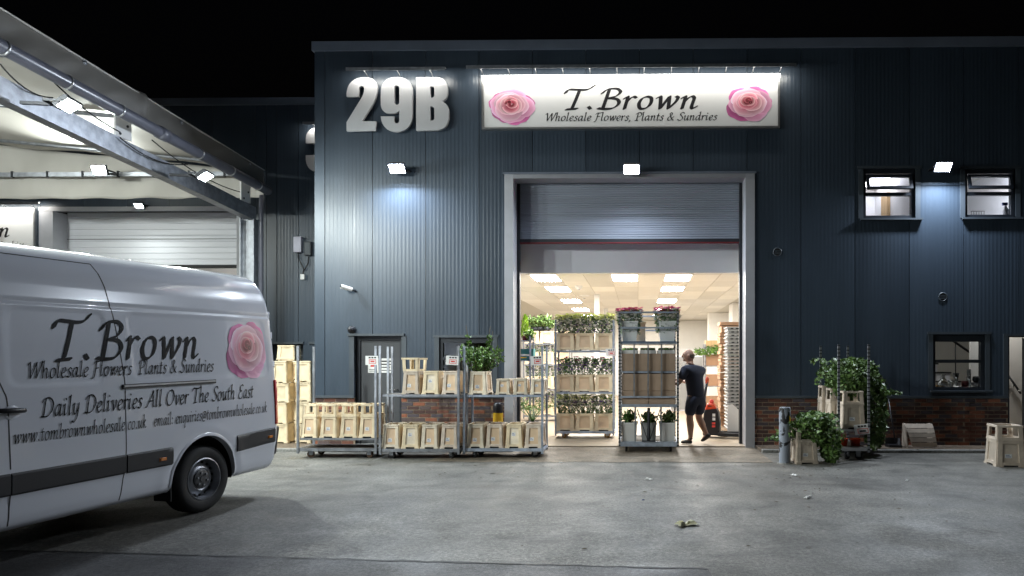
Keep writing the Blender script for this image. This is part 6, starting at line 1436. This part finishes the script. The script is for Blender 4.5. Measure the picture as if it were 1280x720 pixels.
man = thing('person', 'man in navy t-shirt and shorts walking past the cage trolley, seen from behind', 'person', (p.x, .30, FZ), R(48)); man.scale = (1.14, 1.12, 1.0)
def part(name, me, m, parent=man):
    o = bpy.data.objects.new(name, me); COL.objects.link(o); me.materials.clear(); me.materials.append(M[m]); o.parent = parent
    me.polygons.foreach_set('use_smooth', [True] * len(me.polygons)); return o
hipL, hipR = (-.095, .0, .90), (.095, -.01, .90); kL, kR = (-.10, .06, .50), (.10, .02, .50); aL, aR = (-.105, .03, .11), (.11, -.15, .18)
shL, shR = (-.205, .06, 1.42), (.205, .05, 1.41); eL, eR = (-.30, .13, 1.15), (.25, .20, 1.14); wL, wR = (-.27, .37, 1.20), (.17, .42, 1.18)
head = [(0, .12, 1.545, .055), (0, .135, 1.60, .07), (0, .155, 1.655, .088, .092), (0, .15, 1.71, .086, .095), (0, .135, 1.755, .06, .07)]
body_ch = [[(0, 0, .95, .10, .09), (0, .02, 1.10, .10, .09), (0, .04, 1.28, .12, .095), (0, .07, 1.44, .085, .07), (0, .10, 1.50, .058)] + head,
           [(0, .07, 1.44, .085, .07), (*shL, .062), (*eL, .043), ((eL[0] + wL[0]) / 2, (eL[1] + wL[1]) / 2, (eL[2] + wL[2]) / 2 + .004, .042), (*wL, .028), (wL[0] + .01, wL[1] + .05, wL[2] + .005, .034, .02), (wL[0] + .015, wL[1] + .09, wL[2] + .01, .034, .018)],
           [(0, .07, 1.44, .085, .07), (*shR, .062), (*eR, .043), ((eR[0] + wR[0]) / 2, (eR[1] + wR[1]) / 2, (eR[2] + wR[2]) / 2, .042), (*wR, .028), (wR[0] - .01, wR[1] + .05, wR[2] + .005, .034, .02), (wR[0] - .015, wR[1] + .09, wR[2] + .01, .034, .018)],
           [(0, 0, .95, .10, .09), (*hipL, .09), (*kL, .058), (kL[0], kL[1] - .025, .38, .070), (kL[0], .035, .24, .050), (*aL, .036), (aL[0] - .01, aL[1] + .06, .05, .036), (aL[0] - .02, aL[1] + .15, .04, .03)],
           [(0, 0, .95, .10, .09), (*hipR, .09), (*kR, .058), (kR[0], -.04, .40, .070), (kR[0] + .005, -.09, .29, .050), (*aR, .036), (aR[0], aR[1] + .0, .17, .036), (aR[0], aR[1] + .09, .10, .03)]]
for w_, sgn in ((wL, 1), (wR, -1)):            # five fingers each, curled round the bar
    b0 = (w_[0] + .015 * sgn, w_[1] + .09, w_[2] + .01)
    for k, ln in enumerate((.9, 1.0, .95, .75)):
        dz_ = .022 - .0145 * k
        body_ch.append([(b0[0], b0[1], b0[2], .034, .018), (b0[0] + .004 * sgn, b0[1] + .02, b0[2] + dz_, .0095), (b0[0] + .012 * sgn, b0[1] + .055 * ln, b0[2] + dz_ * 1.15, .0085), (b0[0] + .038 * sgn, b0[1] + .070 * ln, b0[2] + dz_ * 1.15, .0075), (b0[0] + .055 * sgn, b0[1] + .050 * ln, b0[2] + dz_ * 1.1, .0065)])
    body_ch.append([(w_[0] + .01 * sgn, w_[1] + .05, w_[2] + .005, .034, .02), (w_[0] + .03 * sgn, w_[1] + .065, w_[2] + .035, .011), (w_[0] + .05 * sgn, w_[1] + .095, w_[2] + .045, .009), (w_[0] + .058 * sgn, w_[1] + .12, w_[2] + .04, .0075)])
bm1 = skinned(body_ch)
# face details welded into the same mesh: nose, ears, brow, chin
bm = bmesh.new(); bm.from_mesh(bm1); hc = Vector((0, .152, 1.685))
TURN = Matrix.Rotation(R(30), 3, 'Z')          # the head looks a little to his left
def blob(c, s, e=2):
    g_ = bmesh.ops.create_icosphere(bm, subdivisions=e, radius=1)
    for v in g_['verts']:
        q = Vector((v.co.x * s[0], v.co.y * s[1], v.co.z * s[2])) + Vector(c); v.co = TURN @ (q) + hc
blob((0, .005, .012), (.076, .095, .112), 3); blob((0, .062, -.075), (.045, .04, .038)); blob((0, .104, -.012), (.014, .022, .024)); blob((0, .094, .012), (.009, .016, .03)); blob((-.078, -.005, -.005), (.012, .022, .034)); blob((.078, -.005, -.005), (.012, .022, .034)); blob((-.03, .088, .03), (.024, .012, .008)); blob((.03, .088, .03), (.024, .012, .008)); blob((0, .092, -.052), (.022, .009, .005)); blob((0, .091, -.061), (.02, .009, .006))
bm.to_mesh(bm1); bm.free(); part('body', bm1, 'skin')
bm = bmesh.new()
blob((-.031, .090, .012), (.011, .008, .006)); blob((.031, .090, .012), (.011, .008, .006)); me = bpy.data.meshes.new('eyes'); bm.to_mesh(me); bm.free(); part('eyes', me, 'ink')
bm = bmesh.new(); blob((0, -.012, .0), (.0795, .093, .10), 3)     # close-cropped horseshoe of hair, bald crown
for v in [v for v in bm.verts if (TURN.inverted() @ (v.co - hc)).z > .028 or (TURN.inverted() @ (v.co - hc)).z < -.072 or (TURN.inverted() @ (v.co - hc)).y > .03]: bm.verts.remove(v)
me = bpy.data.meshes.new('hair'); bm.to_mesh(me); bm.free(); part('hair', me, 'hair')
mid = lambda a, b, t: tuple(a[k] + (b[k] - a[k]) * t for k in range(3))
shirt = skinned([[(0, -.005, .85, .160, .14), (0, .0, .95, .170, .145), (0, .02, 1.12, .18, .15), (0, .035, 1.28, .195, .15), (0, .065, 1.42, .14, .105), (0, .095, 1.495, .072)], [(0, .065, 1.42, .14, .105), (*shL, .09), (*mid(shL, eL, .45), .078), (*mid(shL, eL, .72), .074)], [(0, .065, 1.42, .14, .105), (*shR, .09), (*mid(shR, eR, .45), .078), (*mid(shR, eR, .72), .074)]])
part('t_shirt', shirt, 'navy')
sh_ = skinned([[(0, -.005, .99, .14, .12), (0, -.01, .90, .155, .13), (-.10, .01, .80, .115), (*mid(hipL, kL, .55), .105), (*mid(hipL, kL, .92), .098)], [(0, -.01, .90, .155, .13), (.10, -.015, .80, .115), (*mid(hipR, kR, .55), .105), (*mid(hipR, kR, .92), .098)]])
part('shorts', sh_, 'navy')
for nm_, ch in (('shoe', [(aL[0], aL[1] - .035, .05, .045, .048), (aL[0] - .005, aL[1] + .04, .052, .048, .046), (aL[0] - .015, aL[1] + .12, .042, .05, .036), (aL[0] - .022, aL[1] + .19, .034, .04, .028)]), ('shoe', [(aR[0], aR[1] - .06, .20, .045, .048), (aR[0], aR[1] - .01, .15, .048, .046), (aR[0], aR[1] + .055, .09, .05, .036), (aR[0], aR[1] + .12, .05, .04, .028)])):
    part(nm_, skinned([ch]), 'shoe')
for a_, dr_ in ((aL, (0, 0, 1)), (aR, (0, .35, .9))): part('sock', skinned([[(a_[0], a_[1], a_[2] - .03, .04), (a_[0], a_[1] + dr_[1] * .06 - .0, a_[2] + .03, .042)]]), 'shoe')
wt = MB(); wt.lathe([(.031, -.014), (.034, -.012), (.034, .012), (.031, .014)], 14, Matrix.Translation(mid(eL, wL, .92)) @ Vector(mid(eL, wL, 1)).__class__(wL).__sub__(Vector(eL)).to_track_quat('Z', 'Y').to_matrix().to_4x4()); wt.build('wristwatch', 'ink', man, True)
